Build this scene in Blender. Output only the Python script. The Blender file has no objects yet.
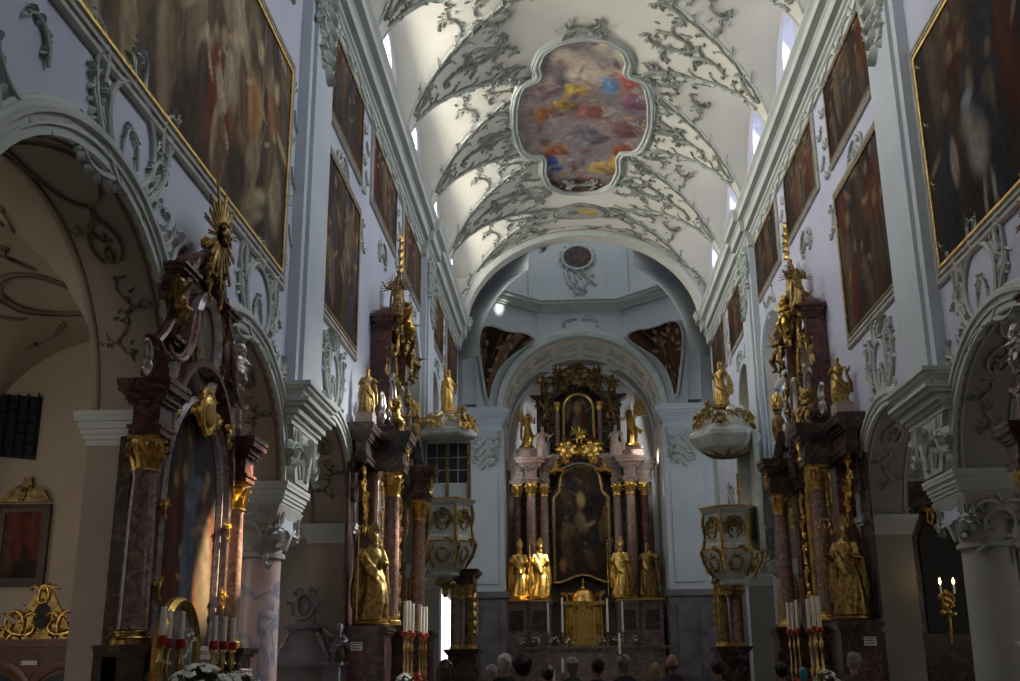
import bpy, bmesh, math, random
import numpy as np
from mathutils import Vector, Matrix
from mathutils.geometry import tessellate_polygon
PI = math.pi
S = bpy.context.scene
C = S.collection
rnd = random.Random(7)

# ------------------------------------------------------------------ mesh collector
class MB:
    def __init__(s): s.v = []; s.f = []
    def add(s, vs, fs, M=None):
        b = len(s.v)
        if M is not None: vs = [M @ Vector(p) for p in vs]
        s.v.extend([tuple(p) for p in vs]); s.f.extend([tuple(i + b for i in f) for f in fs])
        return s
    def join(s, o, M=None): return s.add(o.v, o.f, M)
    def box(s, x0, x1, y0, y1, z0, z1, M=None):
        v = [(x, y, z) for z in (z0, z1) for y in (y0, y1) for x in (x0, x1)]
        return s.add(v, [(0,2,3,1),(4,5,7,6),(0,1,5,4),(2,6,7,3),(0,4,6,2),(1,3,7,5)], M)
    def frustum(s, x0, x1, y0, y1, z0, X0, X1, Y0, Y1, z1, M=None):
        v = [(x0,y0,z0),(x1,y0,z0),(x0,y1,z0),(x1,y1,z0),(X0,Y0,z1),(X1,Y0,z1),(X0,Y1,z1),(X1,Y1,z1)]
        return s.add(v, [(0,2,3,1),(4,5,7,6),(0,1,5,4),(2,6,7,3),(0,4,6,2),(1,3,7,5)], M)
    def lathe(s, prof, n=20, M=None, cap=True):
        v = []; f = []
        for r, z in prof:
            for i in range(n):
                a = 2*PI*i/n; v.append((r*math.cos(a), r*math.sin(a), z))
        for k in range(len(prof)-1):
            for i in range(n):
                j = (i+1) % n; f.append((k*n+i, k*n+j, (k+1)*n+j, (k+1)*n+i))
        if cap:
            f.append(tuple(range(n-1, -1, -1))); m = (len(prof)-1)*n; f.append(tuple(m+i for i in range(n)))
        return s.add(v, f, M)
    def ball(s, c, r, n=10, m=7, M=None, rot=None):
        rx, ry, rz = (r, r, r) if isinstance(r, (int, float)) else r
        v = [(0,0,-1)]; f = []
        for k in range(1, m):
            t = -PI/2 + PI*k/m
            for i in range(n):
                a = 2*PI*i/n; v.append((math.cos(t)*math.cos(a), math.cos(t)*math.sin(a), math.sin(t)))
        v.append((0,0,1)); e = len(v)-1
        for i in range(n):
            j = (i+1) % n
            f.append((0, 1+j, 1+i)); f.append((e, 1+(m-2)*n+i, 1+(m-2)*n+j))
            for k in range(m-2): f.append((1+k*n+i, 1+k*n+j, 1+(k+1)*n+j, 1+(k+1)*n+i))
        T = Matrix.Translation(c) @ (rot.to_4x4() if rot is not None else Matrix.Identity(4)) @ Matrix.Diagonal((rx, ry, rz, 1))
        if M is not None: T = M @ T
        return s.add(v, f, T)
    def tube(s, pts, r, n=6, M=None, flat=1.0):
        P = [Vector(p) for p in pts]; m = len(P)
        rs = r if isinstance(r, (list, tuple)) else [r]*m
        v = []; f = []; up = None
        for i in range(m):
            t = (P[min(i+1, m-1)] - P[max(i-1, 0)])
            if t.length < 1e-9: t = Vector((0,0,1))
            t.normalize()
            if up is None:
                up = Vector((0,0,1)) if abs(t.z) < .9 else Vector((1,0,0))
            u = up - t*up.dot(t)
            if u.length < 1e-6: u = t.orthogonal()
            u.normalize(); w = t.cross(u); up = u
            for k in range(n):
                a = 2*PI*k/n; v.append(P[i] + rs[i]*(math.cos(a)*u*flat + math.sin(a)*w))
        for i in range(m-1):
            for k in range(n):
                j = (k+1) % n; f.append((i*n+k, i*n+j, (i+1)*n+j, (i+1)*n+k))
        f.append(tuple(range(n-1, -1, -1))); f.append(tuple((m-1)*n+k for k in range(n)))
        return s.add(v, f, M)
    def sweep(s, prof, path, mapf, closed=False):
        # prof: closed list of (d,h); path: 2D points; d is measured along the path's left normal, h off the surface
        m = len(path); n = len(prof); v = []; f = []
        for i in range(m):
            a = path[(i-1) % m] if (closed or i > 0) else path[i]
            b = path[(i+1) % m] if (closed or i < m-1) else path[i]
            p = path[i]
            def nrm(q, w):
                dx, dy = w[0]-q[0], w[1]-q[1]; l = math.hypot(dx, dy) or 1; return (-dy/l, dx/l)
            n1 = nrm(a, p) if a is not p else nrm(p, b); n2 = nrm(p, b) if b is not p else n1
            nx, ny = n1[0]+n2[0], n1[1]+n2[1]; l2 = nx*nx+ny*ny
            k = 2/l2 if l2 > .3 else 1.5
            nx *= k; ny *= k
            for d, h in prof: v.append(mapf(p[0]+nx*d, p[1]+ny*d, h))
        for i in range(m if closed else m-1):
            j = (i+1) % m
            for k in range(n):
                l = (k+1) % n; f.append((i*n+k, i*n+l, j*n+l, j*n+k))
        if not closed:
            f.append(tuple(range(n))); f.append(tuple((m-1)*n+k for k in range(n-1, -1, -1)))
        return s.add(v, f)
    def prism(s, poly, h0, h1, mapf, holes=()):
        loops = [poly] + list(holes)
        tri = tessellate_polygon([[Vector((p[0], p[1], 0)) for p in L] for L in loops])
        flat = [p for L in loops for p in L]; n = len(flat)
        v = [mapf(p[0], p[1], h0) for p in flat] + [mapf(p[0], p[1], h1) for p in flat]
        f = [tuple(t) for t in tri] + [tuple(n+i for i in t[::-1]) for t in tri]
        b = 0
        for L in loops:
            m = len(L)
            for i in range(m):
                j = (i+1) % m; f.append((b+i, b+j, n+b+j, n+b+i))
            b += m
        return s.add(v, f)

def mesh_of(name, mb, mat, smooth=35):
    me = bpy.data.meshes.new(name); me.from_pydata(mb.v, [], mb.f); me.validate()
    bm = bmesh.new(); bm.from_mesh(me); bmesh.ops.recalc_face_normals(bm, faces=bm.faces); bm.to_mesh(me); bm.free()
    if mat is not None: me.materials.append(mat)
    if smooth:
        me.polygons.foreach_set('use_smooth', [True]*len(me.polygons))
        try: me.set_sharp_from_angle(angle=math.radians(smooth))
        except Exception: pass
    return me
def obj(name, mb, mat, parent=None, smooth=35, label=None):
    if isinstance(mb, Carve): return None
    me = mb if isinstance(mb, bpy.types.Mesh) else mesh_of(name, mb, mat, smooth)
    o = bpy.data.objects.new(name, me); C.objects.link(o)
    if parent is not None: o.parent = parent
    if label: o['label'] = label
    return o
def tag(o, label, cat, group=None):
    o['label'] = label; o['category'] = cat
    if group: o['group'] = group
    return o
def struct(name, mb, mat, smooth=35, label=None):
    o = obj(name, mb, mat, None, smooth); o['kind'] = 'structure'
    if label: o['label'] = label
    return o
def thing(name, label, cat, loc=(0,0,0), rz=0, group=None, sc=1):
    o = bpy.data.objects.new(name, None); C.objects.link(o); o.empty_display_size = .2
    o.location = loc; o.rotation_euler = (0, 0, rz)
    o.scale = (sc, sc, sc) if isinstance(sc, (int, float)) else sc
    return tag(o, label, cat, group)
def dup(root, loc, rz=0, label=None, group=None, sc=None, cat=None):
    r = root.copy(); C.objects.link(r); r.location = loc; r.rotation_euler = (0, 0, rz)
    if sc is not None: r.scale = (sc, sc, sc) if isinstance(sc, (int, float)) else sc
    if label: r['label'] = label
    if group: r['group'] = group
    if cat: r['category'] = cat
    for ch in list(root.children):
        c = ch.copy(); C.objects.link(c); c.parent = r
        for g in ch.children:
            d = g.copy(); C.objects.link(d); d.parent = c
    return r

# ------------------------------------------------------------------ materials
def new_mat(name):
    m = bpy.data.materials.new(name); m.use_nodes = True
    nt = m.node_tree; b = nt.nodes['Principled BSDF']; return m, nt, b
def N(nt, t, **k):
    n = nt.nodes.new(t)
    for a, b in k.items():
        if hasattr(n, a): setattr(n, a, b)
        else: n.inputs[a].default_value = b
    return n
def rgba(c): return (c[0], c[1], c[2], 1)
def mottled(name, c1, c2, scale=3, rough=.7, metal=0, bump=.0, bscale=30, detail=6, c3=None, spec=.4, dist=0.0):
    m, nt, b = new_mat(name)
    tc = N(nt, 'ShaderNodeTexCoord'); no = N(nt, 'ShaderNodeTexNoise'); no.inputs['Scale'].default_value = scale
    no.inputs['Detail'].default_value = detail; no.inputs['Distortion'].default_value = dist
    nt.links.new(tc.outputs['Object'], no.inputs['Vector'])
    r = N(nt, 'ShaderNodeValToRGB'); r.color_ramp.elements[0].position = .35; r.color_ramp.elements[1].position = .65
    r.color_ramp.elements[0].color = rgba(c1); r.color_ramp.elements[1].color = rgba(c2)
    if c3: e = r.color_ramp.elements.new(.52); e.color = rgba(c3)
    nt.links.new(no.outputs['Fac'], r.inputs['Fac']); nt.links.new(r.outputs['Color'], b.inputs['Base Color'])
    b.inputs['Roughness'].default_value = rough; b.inputs['Metallic'].default_value = metal
    b.inputs['Specular IOR Level'].default_value = spec
    if bump:
        n2 = N(nt, 'ShaderNodeTexNoise'); n2.inputs['Scale'].default_value = bscale; n2.inputs['Detail'].default_value = 3
        nt.links.new(tc.outputs['Object'], n2.inputs['Vector'])
        bp = N(nt, 'ShaderNodeBump'); bp.inputs['Strength'].default_value = bump; bp.inputs['Distance'].default_value = .02
        nt.links.new(n2.outputs['Fac'], bp.inputs['Height']); nt.links.new(bp.outputs['Normal'], b.inputs['Normal'])
    return m
def veined(name, base, base2, vein, scale=1.2, width=.06, rough=.25):
    m, nt, b = new_mat(name)
    tc = N(nt, 'ShaderNodeTexCoord')
    n1 = N(nt, 'ShaderNodeTexNoise'); n1.inputs['Scale'].default_value = scale*1.5; n1.inputs['Detail'].default_value = 7
    n2 = N(nt, 'ShaderNodeTexNoise'); n2.inputs['Scale'].default_value = scale; n2.inputs['Detail'].default_value = 4; n2.inputs['Distortion'].default_value = .6
    for n in (n1, n2): nt.links.new(tc.outputs['Object'], n.inputs['Vector'])
    r = N(nt, 'ShaderNodeValToRGB'); r.color_ramp.elements[0].color = rgba(base); r.color_ramp.elements[1].color = rgba(base2)
    r.color_ramp.elements[0].position = .35; r.color_ramp.elements[1].position = .7
    nt.links.new(n1.outputs['Fac'], r.inputs['Fac'])
    v = N(nt, 'ShaderNodeValToRGB'); el = v.color_ramp.elements
    el[0].position = .5-width; el[0].color = (0,0,0,1); el[1].position = .5; el[1].color = (1,1,1,1)
    e = el.new(.5+width); e.color = (0,0,0,1)
    nt.links.new(n2.outputs['Fac'], v.inputs['Fac'])
    mx = N(nt, 'ShaderNodeMix', data_type='RGBA'); nt.links.new(v.outputs['Color'], mx.inputs['Factor'])
    nt.links.new(r.outputs['Color'], mx.inputs[6]); mx.inputs[7].default_value = rgba(vein)
    nt.links.new(mx.outputs[2], b.inputs['Base Color']); b.inputs['Roughness'].default_value = rough
    return m
def flat(name, c, rough=.6, metal=0, emit=0, spec=.4):
    m, nt, b = new_mat(name); b.inputs['Base Color'].default_value = rgba(c); b.inputs['Roughness'].default_value = rough
    b.inputs['Metallic'].default_value = metal; b.inputs['Specular IOR Level'].default_value = spec
    if emit: b.inputs['Emission Color'].default_value = rgba(c); b.inputs['Emission Strength'].default_value = emit
    return m
def attr_mat(name, rough=.65, weave=.15):
    m, nt, b = new_mat(name); a = N(nt, 'ShaderNodeAttribute', attribute_name='paint')
    tc = N(nt, 'ShaderNodeTexCoord'); n = N(nt, 'ShaderNodeTexNoise'); n.inputs['Scale'].default_value = 9; n.inputs['Detail'].default_value = 8
    nt.links.new(tc.outputs['Object'], n.inputs['Vector'])
    mr = N(nt, 'ShaderNodeMapRange'); mr.inputs['To Min'].default_value = .55; mr.inputs['To Max'].default_value = 1.45
    nt.links.new(n.outputs['Fac'], mr.inputs['Value'])
    mx = N(nt, 'ShaderNodeVectorMath', operation='SCALE'); nt.links.new(a.outputs['Color'], mx.inputs[0]); nt.links.new(mr.outputs[0], mx.inputs['Scale'])
    nt.links.new(mx.outputs[0], b.inputs['Base Color']); b.inputs['Roughness'].default_value = rough
    b.inputs['Specular IOR Level'].default_value = .03
    return m

M = dict(
    plaster = mottled('blue_white_plaster', (.49,.52,.62), (.57,.60,.69), .6, .85, bump=.05),
    pilaster = mottled('pale_pilaster_plaster', (.48,.535,.59), (.55,.605,.66), .8, .8),
    stucco = mottled('green_grey_stucco', (.40,.435,.40), (.50,.53,.49), 3, .8),
    cornice = mottled('grey_green_cornice', (.46,.50,.47), (.55,.58,.55), 1.2, .75),
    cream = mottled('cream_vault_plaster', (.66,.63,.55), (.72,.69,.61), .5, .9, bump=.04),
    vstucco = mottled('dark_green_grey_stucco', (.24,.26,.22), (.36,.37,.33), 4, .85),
    mould = mottled('pale_green_moulding', (.46,.50,.46), (.56,.59,.55), 3, .7),
    plaster_right = mottled('plaster_tinted_by_bluish_light', (.48,.49,.63), (.55,.56,.69), .6, .85, bump=.05),  # same plaster as the left; bluish light put into its colour
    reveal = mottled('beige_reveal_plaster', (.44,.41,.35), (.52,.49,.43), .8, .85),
    rosebrown = veined('rose_brown_marble', (.15,.095,.08), (.25,.175,.155), (.33,.26,.23), 4, .04, .25),
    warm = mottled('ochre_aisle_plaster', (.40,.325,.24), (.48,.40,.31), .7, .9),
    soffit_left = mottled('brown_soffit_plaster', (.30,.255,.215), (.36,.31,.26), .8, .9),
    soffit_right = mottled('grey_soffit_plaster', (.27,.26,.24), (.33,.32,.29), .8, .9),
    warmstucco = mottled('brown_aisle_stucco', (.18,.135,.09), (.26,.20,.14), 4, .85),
    grey = mottled('grey_stone_plaster', (.40,.40,.38), (.47,.47,.45), 1, .8),
    drum = mottled('blue_grey_drum_plaster', (.44,.475,.50), (.52,.55,.575), .6, .85),
    stone = mottled('dark_stone_dado', (.10,.09,.10), (.17,.155,.165), 2, .5),
    floor = mottled('worn_stone_floor', (.22,.19,.16), (.30,.27,.23), 1.5, .5),
    pinkm = veined('pink_blue_veined_marble', (.50,.33,.30), (.66,.54,.53), (.22,.25,.40), 1.1, .035, .3),
    redm = veined('dark_red_marble', (.075,.026,.021), (.14,.052,.042), (.21,.11,.095), 3, .03, .24),
    darkm = veined('brown_black_marble', (.035,.022,.02), (.085,.05,.042), (.15,.10,.085), 2.5, .03, .25),
    rosem = veined('rose_column_marble', (.24,.125,.095), (.42,.27,.215), (.15,.10,.09), 9, .07, .22),
    mauve = veined('mauve_grey_marble', (.22,.165,.165), (.34,.27,.27), (.42,.36,.35), 5, .04, .25),
    green = mottled('green_white_marble', (.40,.45,.41), (.60,.62,.57), 4, .35, dist=.4),
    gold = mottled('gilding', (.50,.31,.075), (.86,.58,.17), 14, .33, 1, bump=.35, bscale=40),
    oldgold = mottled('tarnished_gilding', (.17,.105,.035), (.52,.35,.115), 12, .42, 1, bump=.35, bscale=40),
    bronze = mottled('brown_gilded_wood', (.12,.075,.03), (.36,.24,.09), 10, .4, .8, bump=.3),
    brass = mottled('brass', (.55,.38,.12), (.7,.5,.2), 8, .25, 1),
    silver = mottled('silvered_carving', (.42,.40,.37), (.62,.59,.55), 9, .35, .7, bump=.3),
    flesh = mottled('pale_painted_carving', (.33,.25,.21), (.45,.36,.31), 7, .5),
    wood = mottled('red_brown_wood', (.10,.028,.015), (.17,.055,.028), 5, .35, dist=2),
    bench = mottled('dark_pew_wood', (.05,.03,.02), (.085,.05,.03), 6, .5, dist=2),
    frame = mottled('grey_brown_frame', (.33,.31,.28), (.44,.42,.38), 5, .55),
    wax = flat('ivory_wax', (.90,.86,.74), .5),
    red = flat('red_candle_cup', (.38,.02,.02), .3),
    leaf = mottled('dark_leaves', (.02,.05,.015), (.06,.12,.035), 9, .5),
    petal = flat('white_petals', (.80,.80,.76), .6),
    redpetal = flat('red_petals', (.5,.02,.03), .6),
    iron = flat('dark_iron', (.02,.02,.02), .5, .6),
    glassdark = flat('dark_leaded_glass', (.03,.035,.04), .2),
    day = flat('daylit_window_glass', (1.0,.98,.93), .4, 0, 1.1),
    daydim = flat('dim_daylit_window_glass', (.62,.68,.80), .4, 0, .35),
    daybright = flat('sunlit_window_glass', (1.0,.97,.97), .4, 0, 1.6),
    flame = flat('candle_flame', (1.0,.62,.22), .5, 0, 14),
    skin = mottled('skin', (.42,.26,.19), (.50,.32,.24), 6, .55),
    cloth = flat('white_altar_cloth', (.6,.57,.5), .8),
    paper = flat('white_card', (.7,.7,.68), .7),
    black = flat('black_ink', (.02,.02,.02), .6),
    paint = attr_mat('oil_on_canvas'),
)

# ------------------------------------------------------------------ 2D ornament drawn on any surface
def scroll(mb, mf, x, y, ang, L, k0, k1, r=.03, n=16, lift=.02, leaves=2, taper=True, seed=0, sides=6):
    """a plaster scroll: heading ang, length L, turning rate easing from k0 to k1 (rad per unit of L)"""
    pts = []; rs = []; px, py, a = x, y, ang; R_ = random.Random(seed*77+int(x*100)+int(y*37))
    dl = L/n
    for i in range(n+1):
        t = i/n
        pts.append((px, py, a))
        e = (1-.75*t) if taper else 1
        rs.append(r*e*(.55+.45*min(1, t*6)))
        k = k0+(k1-k0)*t
        a += k/n; px += math.cos(a)*dl; py += math.sin(a)*dl
    mb.tube([mf(p[0], p[1], lift+r*.3) for p in pts], rs, sides)
    if r >= .045:
        sg = 1 if k0+k1 > 0 else -1
        mb.tube([mf(p[0]-math.sin(p[2])*sg*rs[i]*1.7, p[1]+math.cos(p[2])*sg*rs[i]*1.7, lift+r*.1) for i, p in enumerate(pts)], [v*.5 for v in rs], 5)
    if leaves:
        for i in range(2, n, max(1, 3-leaves)):
            if R_.random() < .3: continue
            px, py, a = pts[i]; sgn = 1 if R_.random() < .5 else -1
            leaf(mb, mf, px, py, a+sgn*R_.uniform(.5, 1.1), r*R_.uniform(2.4, 4.6), r*R_.uniform(.8, 1.3), lift)
    return pts[-1]
def leaf(mb, mf, x, y, ang, L, W, lift=.02):
    """a curled acanthus leaf: ridge and two drooping edges, bending to one side towards its tip"""
    v = []; a = ang; px, py = x, y; W *= .75; L *= .8
    for k, (t, w, h) in enumerate(((0,.35,.1),(.25,1.0,.7),(.5,.9,1.1),(.75,.6,1.3),(1,.06,.9))):
        c, s_ = math.cos(a), math.sin(a)
        if k: px += math.cos(a)*L*.25; py += math.sin(a)*L*.25
        v += [mf(px-s_*-W*w, py+c*-W*w, lift*.3), mf(px, py, lift+W*h), mf(px-s_*W*w, py+c*W*w, lift*.3)]
        a += .28
    f = []
    for k in range(4):
        i = 3*k; f += [(i,i+1,i+4,i+3),(i+1,i+2,i+5,i+4)]
    mb.add(v, f)
def ring2(mb, mf, cx, cy, rx, ry, r, n=28, lift=.02, tilt=0, a0=0, a1=2*PI):
    pts = []
    for i in range(n+1):
        a = a0+(a1-a0)*i/n; x, y = rx*math.cos(a), ry*math.sin(a)
        pts.append(mf(cx+x*math.cos(tilt)-y*math.sin(tilt), cy+x*math.sin(tilt)+y*math.cos(tilt), lift))
    mb.tube(pts, r, 6)
def rocaille(mb, mf, x, y, ang, size, flip=1, seed=0, r=None):
    """cluster of two C-scrolls, a counter-scroll and sprigs growing from (x, y)"""
    if isinstance(mb, Carve):
        m_ = MB(); rocaille(m_, mf, x, y, ang, size, flip, seed, r); obj(mb.n, m_, mb.m, mb.r); return
    r = r or size*.045; q = random.Random(seed*13+5)
    e = scroll(mb, mf, x, y, ang, size, flip*.4, flip*4.4, r, seed=seed)
    scroll(mb, mf, x, y, ang+PI*.97, size*.6, -flip*.5, -flip*4.8, r*.9, seed=seed+1)
    mx, my = x+math.cos(ang)*size*.35, y+math.sin(ang)*size*.35
    scroll(mb, mf, mx, my, ang-flip*.7, size*.6, -flip*.3, -flip*4.6, r*.75, seed=seed+2)
    scroll(mb, mf, mx, my, ang+flip*.9, size*.4, flip*.3, flip*3.6, r*.6, seed=seed+3)
    for i in range(5):
        leaf(mb, mf, x+math.cos(ang)*size*q.uniform(-.3,.8), y+math.sin(ang)*size*q.uniform(-.3,.8), ang+q.uniform(-1.2,1.2), size*q.uniform(.12,.26), size*q.uniform(.03,.06))
class Carve:
    """collects carved sprigs and links each as a part of its own"""
    def __init__(s, root, name, mat): s.r, s.n, s.m = root, name, mat
    def ball(s, *a, **k): mb = MB(); mb.ball(*a, **k); obj(s.n, mb, s.m, s.r)
    def tube(s, *a, **k): mb = MB(); mb.tube(*a, **k); obj(s.n, mb, s.m, s.r)
    def add(s, *a, **k): mb = MB(); mb.add(*a, **k); obj(s.n, mb, s.m, s.r)
def cartouche(mb, mf, cx, cy, w, h, seed=0, r=.05, crown=True):
    """rocaille shield: open oval, flanking C-scrolls, crest and side sprays"""
    ring2(mb, mf, cx, cy, w*.30, h*.33, r*.9)
    for s_ in (-1, 1):
        scroll(mb, mf, cx+s_*w*.12, cy-h*.42, PI/2-s_*PI/2.6, h*1.0, s_*1.0, s_*2.2, r*1.15, seed=seed+s_)
        scroll(mb, mf, cx+s_*w*.40, cy+h*.10, PI/2+s_*.3, h*.55, -s_*.8, -s_*4.2, r, seed=seed+3+s_)
        scroll(mb, mf, cx+s_*w*.15, cy-h*.40, (0 if s_ > 0 else PI)-s_*.25, w*.55, -s_*.6, s_*4.5, r, seed=seed+7+s_)
        scroll(mb, mf, cx+s_*w*.40, cy-h*.15, (0 if s_ > 0 else PI)+s_*.6, w*.35, s_*.5, s_*5, r*.7, seed=seed+9+s_)
        if crown: scroll(mb, mf, cx+s_*w*.05, cy+h*.34, PI/2-s_*.5, h*.35, s_*.5, s_*5, r*.9, seed=seed+11+s_)
    q = random.Random(seed)
    for i in range(30):
        a = q.uniform(0, 2*PI); leaf(mb, mf, cx+w*.34*math.cos(a), cy+h*.38*math.sin(a), a+q.uniform(-.7,.7), h*q.uniform(.08,.2), r*q.uniform(.6,1.3))
    for s_ in (-1, 1):
        for i in range(4):
            z = cy-h*.35+i*h*.2
            scroll(mb, mf, cx+s_*w*(.36-.03*i), z, PI/2-s_*.7, h*.26, s_*.5, -s_*4.8, r*.55, seed=seed+20+i)
        scroll(mb, mf, cx+s_*w*.1, cy-h*.2, PI/2, h*.4, s_*.4, s_*4.6, r*.5, seed=seed+31)
        scroll(mb, mf, cx+s_*w*.08, cy+h*.42, PI/2-s_*.2, h*.32, -s_*.6, s_*4.8, r*.6, seed=seed+33)
    if crown:
        for i in (-1, 0, 1): leaf(mb, mf, cx+i*w*.06, cy+h*.38, PI/2-i*.5, h*.28, r*1.3)

# ------------------------------------------------------------------ architectural pieces
def capital(R, H, n=8):
    mb = MB()
    mb.lathe([(R*1.12,0),(R*1.12,H*.05),(R*.95,H*.07),(R*.97,H*.5),(R*1.25,H*.88),(R*1.25,H*.9)], 16)
    for row, (z0, z1, off) in enumerate(((.06,.48,0),(.3,.78,.5))):
        for i in range(n):
            a = 2*PI*(i+off)/n
            Mx = Matrix.Rotation(a, 4, 'Z')
            w = R*.36; v = []
            prof = [(R*.98,z0*H,w*.8),(R*1.12,(z0+(z1-z0)*.5)*H,w),(R*1.34,(z0+(z1-z0)*.9)*H,w*.7),(R*1.5,z1*H,w*.4),(R*1.52,(z1-.1)*H,w*.2)]
            for x, z, ww in prof: v += [(x-R*.06,-ww,z),(x+R*.05,0,z),(x-R*.06,ww,z)]
            f = [];
            for k in range(4): f += [(3*k,3*k+1,3*k+4,3*k+3),(3*k+1,3*k+2,3*k+5,3*k+4)]
            mb.add(v, f, Mx)
    for i in range(4):
        Mx = Matrix.Rotation(PI/4+i*PI/2, 4, 'Z'); pts = []
        for k in range(12):
            t = k/11; a = -PI/2+t*3.6*PI; rr = R*.28*(1-.75*t); pts.append((R*1.36+rr*math.cos(a), 0, H*.72+rr*math.sin(a)))
        mb.tube([(R*1.0,0,H*.42),(R*1.15,0,H*.48)]+pts, [R*.06,R*.09]+[R*.11*(1-.5*k/11) for k in range(12)], 6, Mx)
    e = R*1.5
    poly = []
    for i in range(4):
        a = i*PI/2-PI/4
        for t in (-.08, .08): poly.append((e*1.05*math.cos(a+t), e*1.05*math.sin(a+t)))
        poly.append((e*.72*math.cos(a+PI/4), e*.72*math.sin(a+PI/4)))
    mb.prism(poly, H*.9, H, lambda x, y, h: (x, y, h))
    for i in range(4): mb.ball((R*1.15*math.cos(i*PI/2), R*1.15*math.sin(i*PI/2), H*.93), R*.16, 8, 5)
    return mb
def attic_base(R, H):
    return MB().lathe([(R*1.42,0),(R*1.42,H*.3),(R*1.36,H*.34),(R*1.4,H*.45),(R*1.32,H*.56),(R*1.12,H*.62),(R*1.12,H*.72),(R*1.22,H*.78),(R*1.22,H*.9),(R*1.02,H)], 24)
def shaft(R, z0, z1, n=24):
    return MB().lathe([(R*1.06,z0),(R,z0+.04),(R,z0+(z1-z0)*.35),(R*.95,z0+(z1-z0)*.7),(R*.86,z1-.05),(R*.92,z1-.03),(R*.92,z1)], n)
def add_column(root, x, y, z0, z1, R, mat, capmat=None, basemat=None, capH=None, name='column'):
    """shaft with its gilded capital and base; returns the shaft"""
    capH = capH or R*2.3; bH = R*1.0
    T = Matrix.Translation((x, y, 0))
    o = obj(name, MB().join(shaft(R, z0+bH, z1-capH), T), mat, root)
    obj('capital', MB().join(capital(R*.92, capH), Matrix.Translation((x, y, z1-capH))), capmat or M['gold'], o)
    obj('column_base', MB().join(attic_base(R, bH), Matrix.Translation((x, y, z0))), basemat or M['brass'], o)
    return o
def moulding_box(mb, x0, x1, y0, y1, z0, steps, M_=None):
    """stack of slabs: steps = [(height, overhang)]"""
    z = z0
    for h, o in steps:
        mb.box(x0-o, x1+o, y0-o, y1+o, z, z+h, M_); z += h
    return z
ENT = [(.06,.02),(.05,.05),(.22,.0),(.05,.05),(.06,.10),(.05,.16),(.05,.20)]
def ent_steps(H, over):
    return [(H*.12,over*.15),(H*.06,over*.28),(H*.38,0),(H*.07,over*.3),(H*.09,over*.5),(H*.05,over*.62),(H*.13,over*.9),(H*.10,over)]

# ------------------------------------------------------------------ canvases with painted scenes of our own
def paint_grid(nx, ny, w, h, seed, ground, figs, light=(.5,.8), style='figures'):
    q = np.random.RandomState(seed)
    X, Y = np.meshgrid(np.linspace(0, w, nx), np.linspace(0, h, ny))
    img = np.zeros((ny, nx, 3)); g0, g1 = np.array(ground[0]), np.array(ground[1])
    nz = np.zeros((ny, nx))
    for o in range(4):
        kx, ky = q.uniform(.4, 1.6, 2)*(2**o); ph = q.uniform(0, 6.28, 2)
        nz += np.sin(X*kx*2+ph[0]+1.5*np.sin(Y*ky+ph[1]))*np.cos(Y*ky*2+ph[1])/(1.4**o)
    nz = np.clip(.5+nz*.25, 0, 1)
    img[:] = g0+(g1-g0)*nz[..., None]
    def blob(cx, cy, rx, ry, a, col, soft=.35):
        dx, dy = X-cx, Y-cy; u = (dx*math.cos(a)+dy*math.sin(a))/rx; v = (-dx*math.sin(a)+dy*math.cos(a))/ry
        d = np.sqrt(u*u+v*v); m = np.clip((1-d)/soft, 0, 1)[..., None]
        amp = .05 if soft >= .6 else .16
        folds = (1-amp+amp*np.sin(u*4+v*2.2+cx*5))[..., None]
        img[:] = img*(1-m)+np.array(col)*folds*m
    for f in figs: blob(*f)
    return np.clip(img, 0, 1)
def crowd(q, w, h, n, palette, size, ylo=.05, yhi=.55, skin=(.42,.29,.18)):
    out = []
    order = sorted([(q.uniform(ylo, yhi)*h, q.uniform(.03, .97)*w) for _ in range(n)], reverse=True)
    for y, x in order:
        s_ = size*q.uniform(.75, 1.25); c = palette[q.randrange(len(palette))]; a = q.uniform(-.35, .35)
        out.append((x, y+s_*.8, s_*.30, s_*.85, a, c, .3))
        out.append((x-math.sin(a)*s_*.3+q.uniform(-.1,.1)*s_, y+s_*1.15, s_*.26, s_*.4, a+q.uniform(-.4,.4), tuple(k*1.15 for k in c), .4))
        out.append((x-math.sin(a)*s_*.9, y+s_*1.72, s_*.12, s_*.15, 0, skin, .5))
        if q.random() < .7: out.append((x+s_*q.choice((-.3,.3)), y+s_*1.25, s_*.3, s_*.07, q.uniform(-1,1), skin, .5))
        if q.random() < .4: out.append((x+s_*.4, y+s_*1.4, s_*.03, s_*1.1, q.uniform(-.5,.5), tuple(k*.5 for k in skin), .5))
    return out
def canvas(name, img, mapf, parent, x0, x1, z0, z1, h, inside=None, mat=None):
    """flat painted cloth; img rows run from bottom to top"""
    ny, nx, _ = img.shape
    me = bpy.data.meshes.new(name)
    us = np.linspace(x0, x1, nx); vs = np.linspace(z0, z1, ny)
    v = [mapf(us[i], vs[j], h) for j in range(ny) for i in range(nx)]
    f = []
    for j in range(ny-1):
        for i in range(nx-1):
            if inside is None or inside(.5*(us[i]+us[i+1]), .5*(vs[j]+vs[j+1])):
                f.append((j*nx+i, j*nx+i+1, (j+1)*nx+i+1, (j+1)*nx+i))
    me.from_pydata(v, [], f)
    at = me.color_attributes.new('paint', 'FLOAT_COLOR', 'POINT')
    buf = np.ones((ny*nx, 4), dtype=np.float32); buf[:, :3] = img.reshape(-1, 3)
    at.data.foreach_set('color', buf.ravel())
    me.materials.append(mat or M['paint'])
    o = bpy.data.objects.new(name, me); C.objects.link(o); o.parent = parent
    return o
DARK = ((.016,.012,.010), (.055,.042,.034))
PAL_DARK = [(.07,.045,.03),(.10,.065,.045),(.055,.05,.05),(.12,.09,.06),(.09,.03,.02),(.04,.04,.055)]

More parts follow.
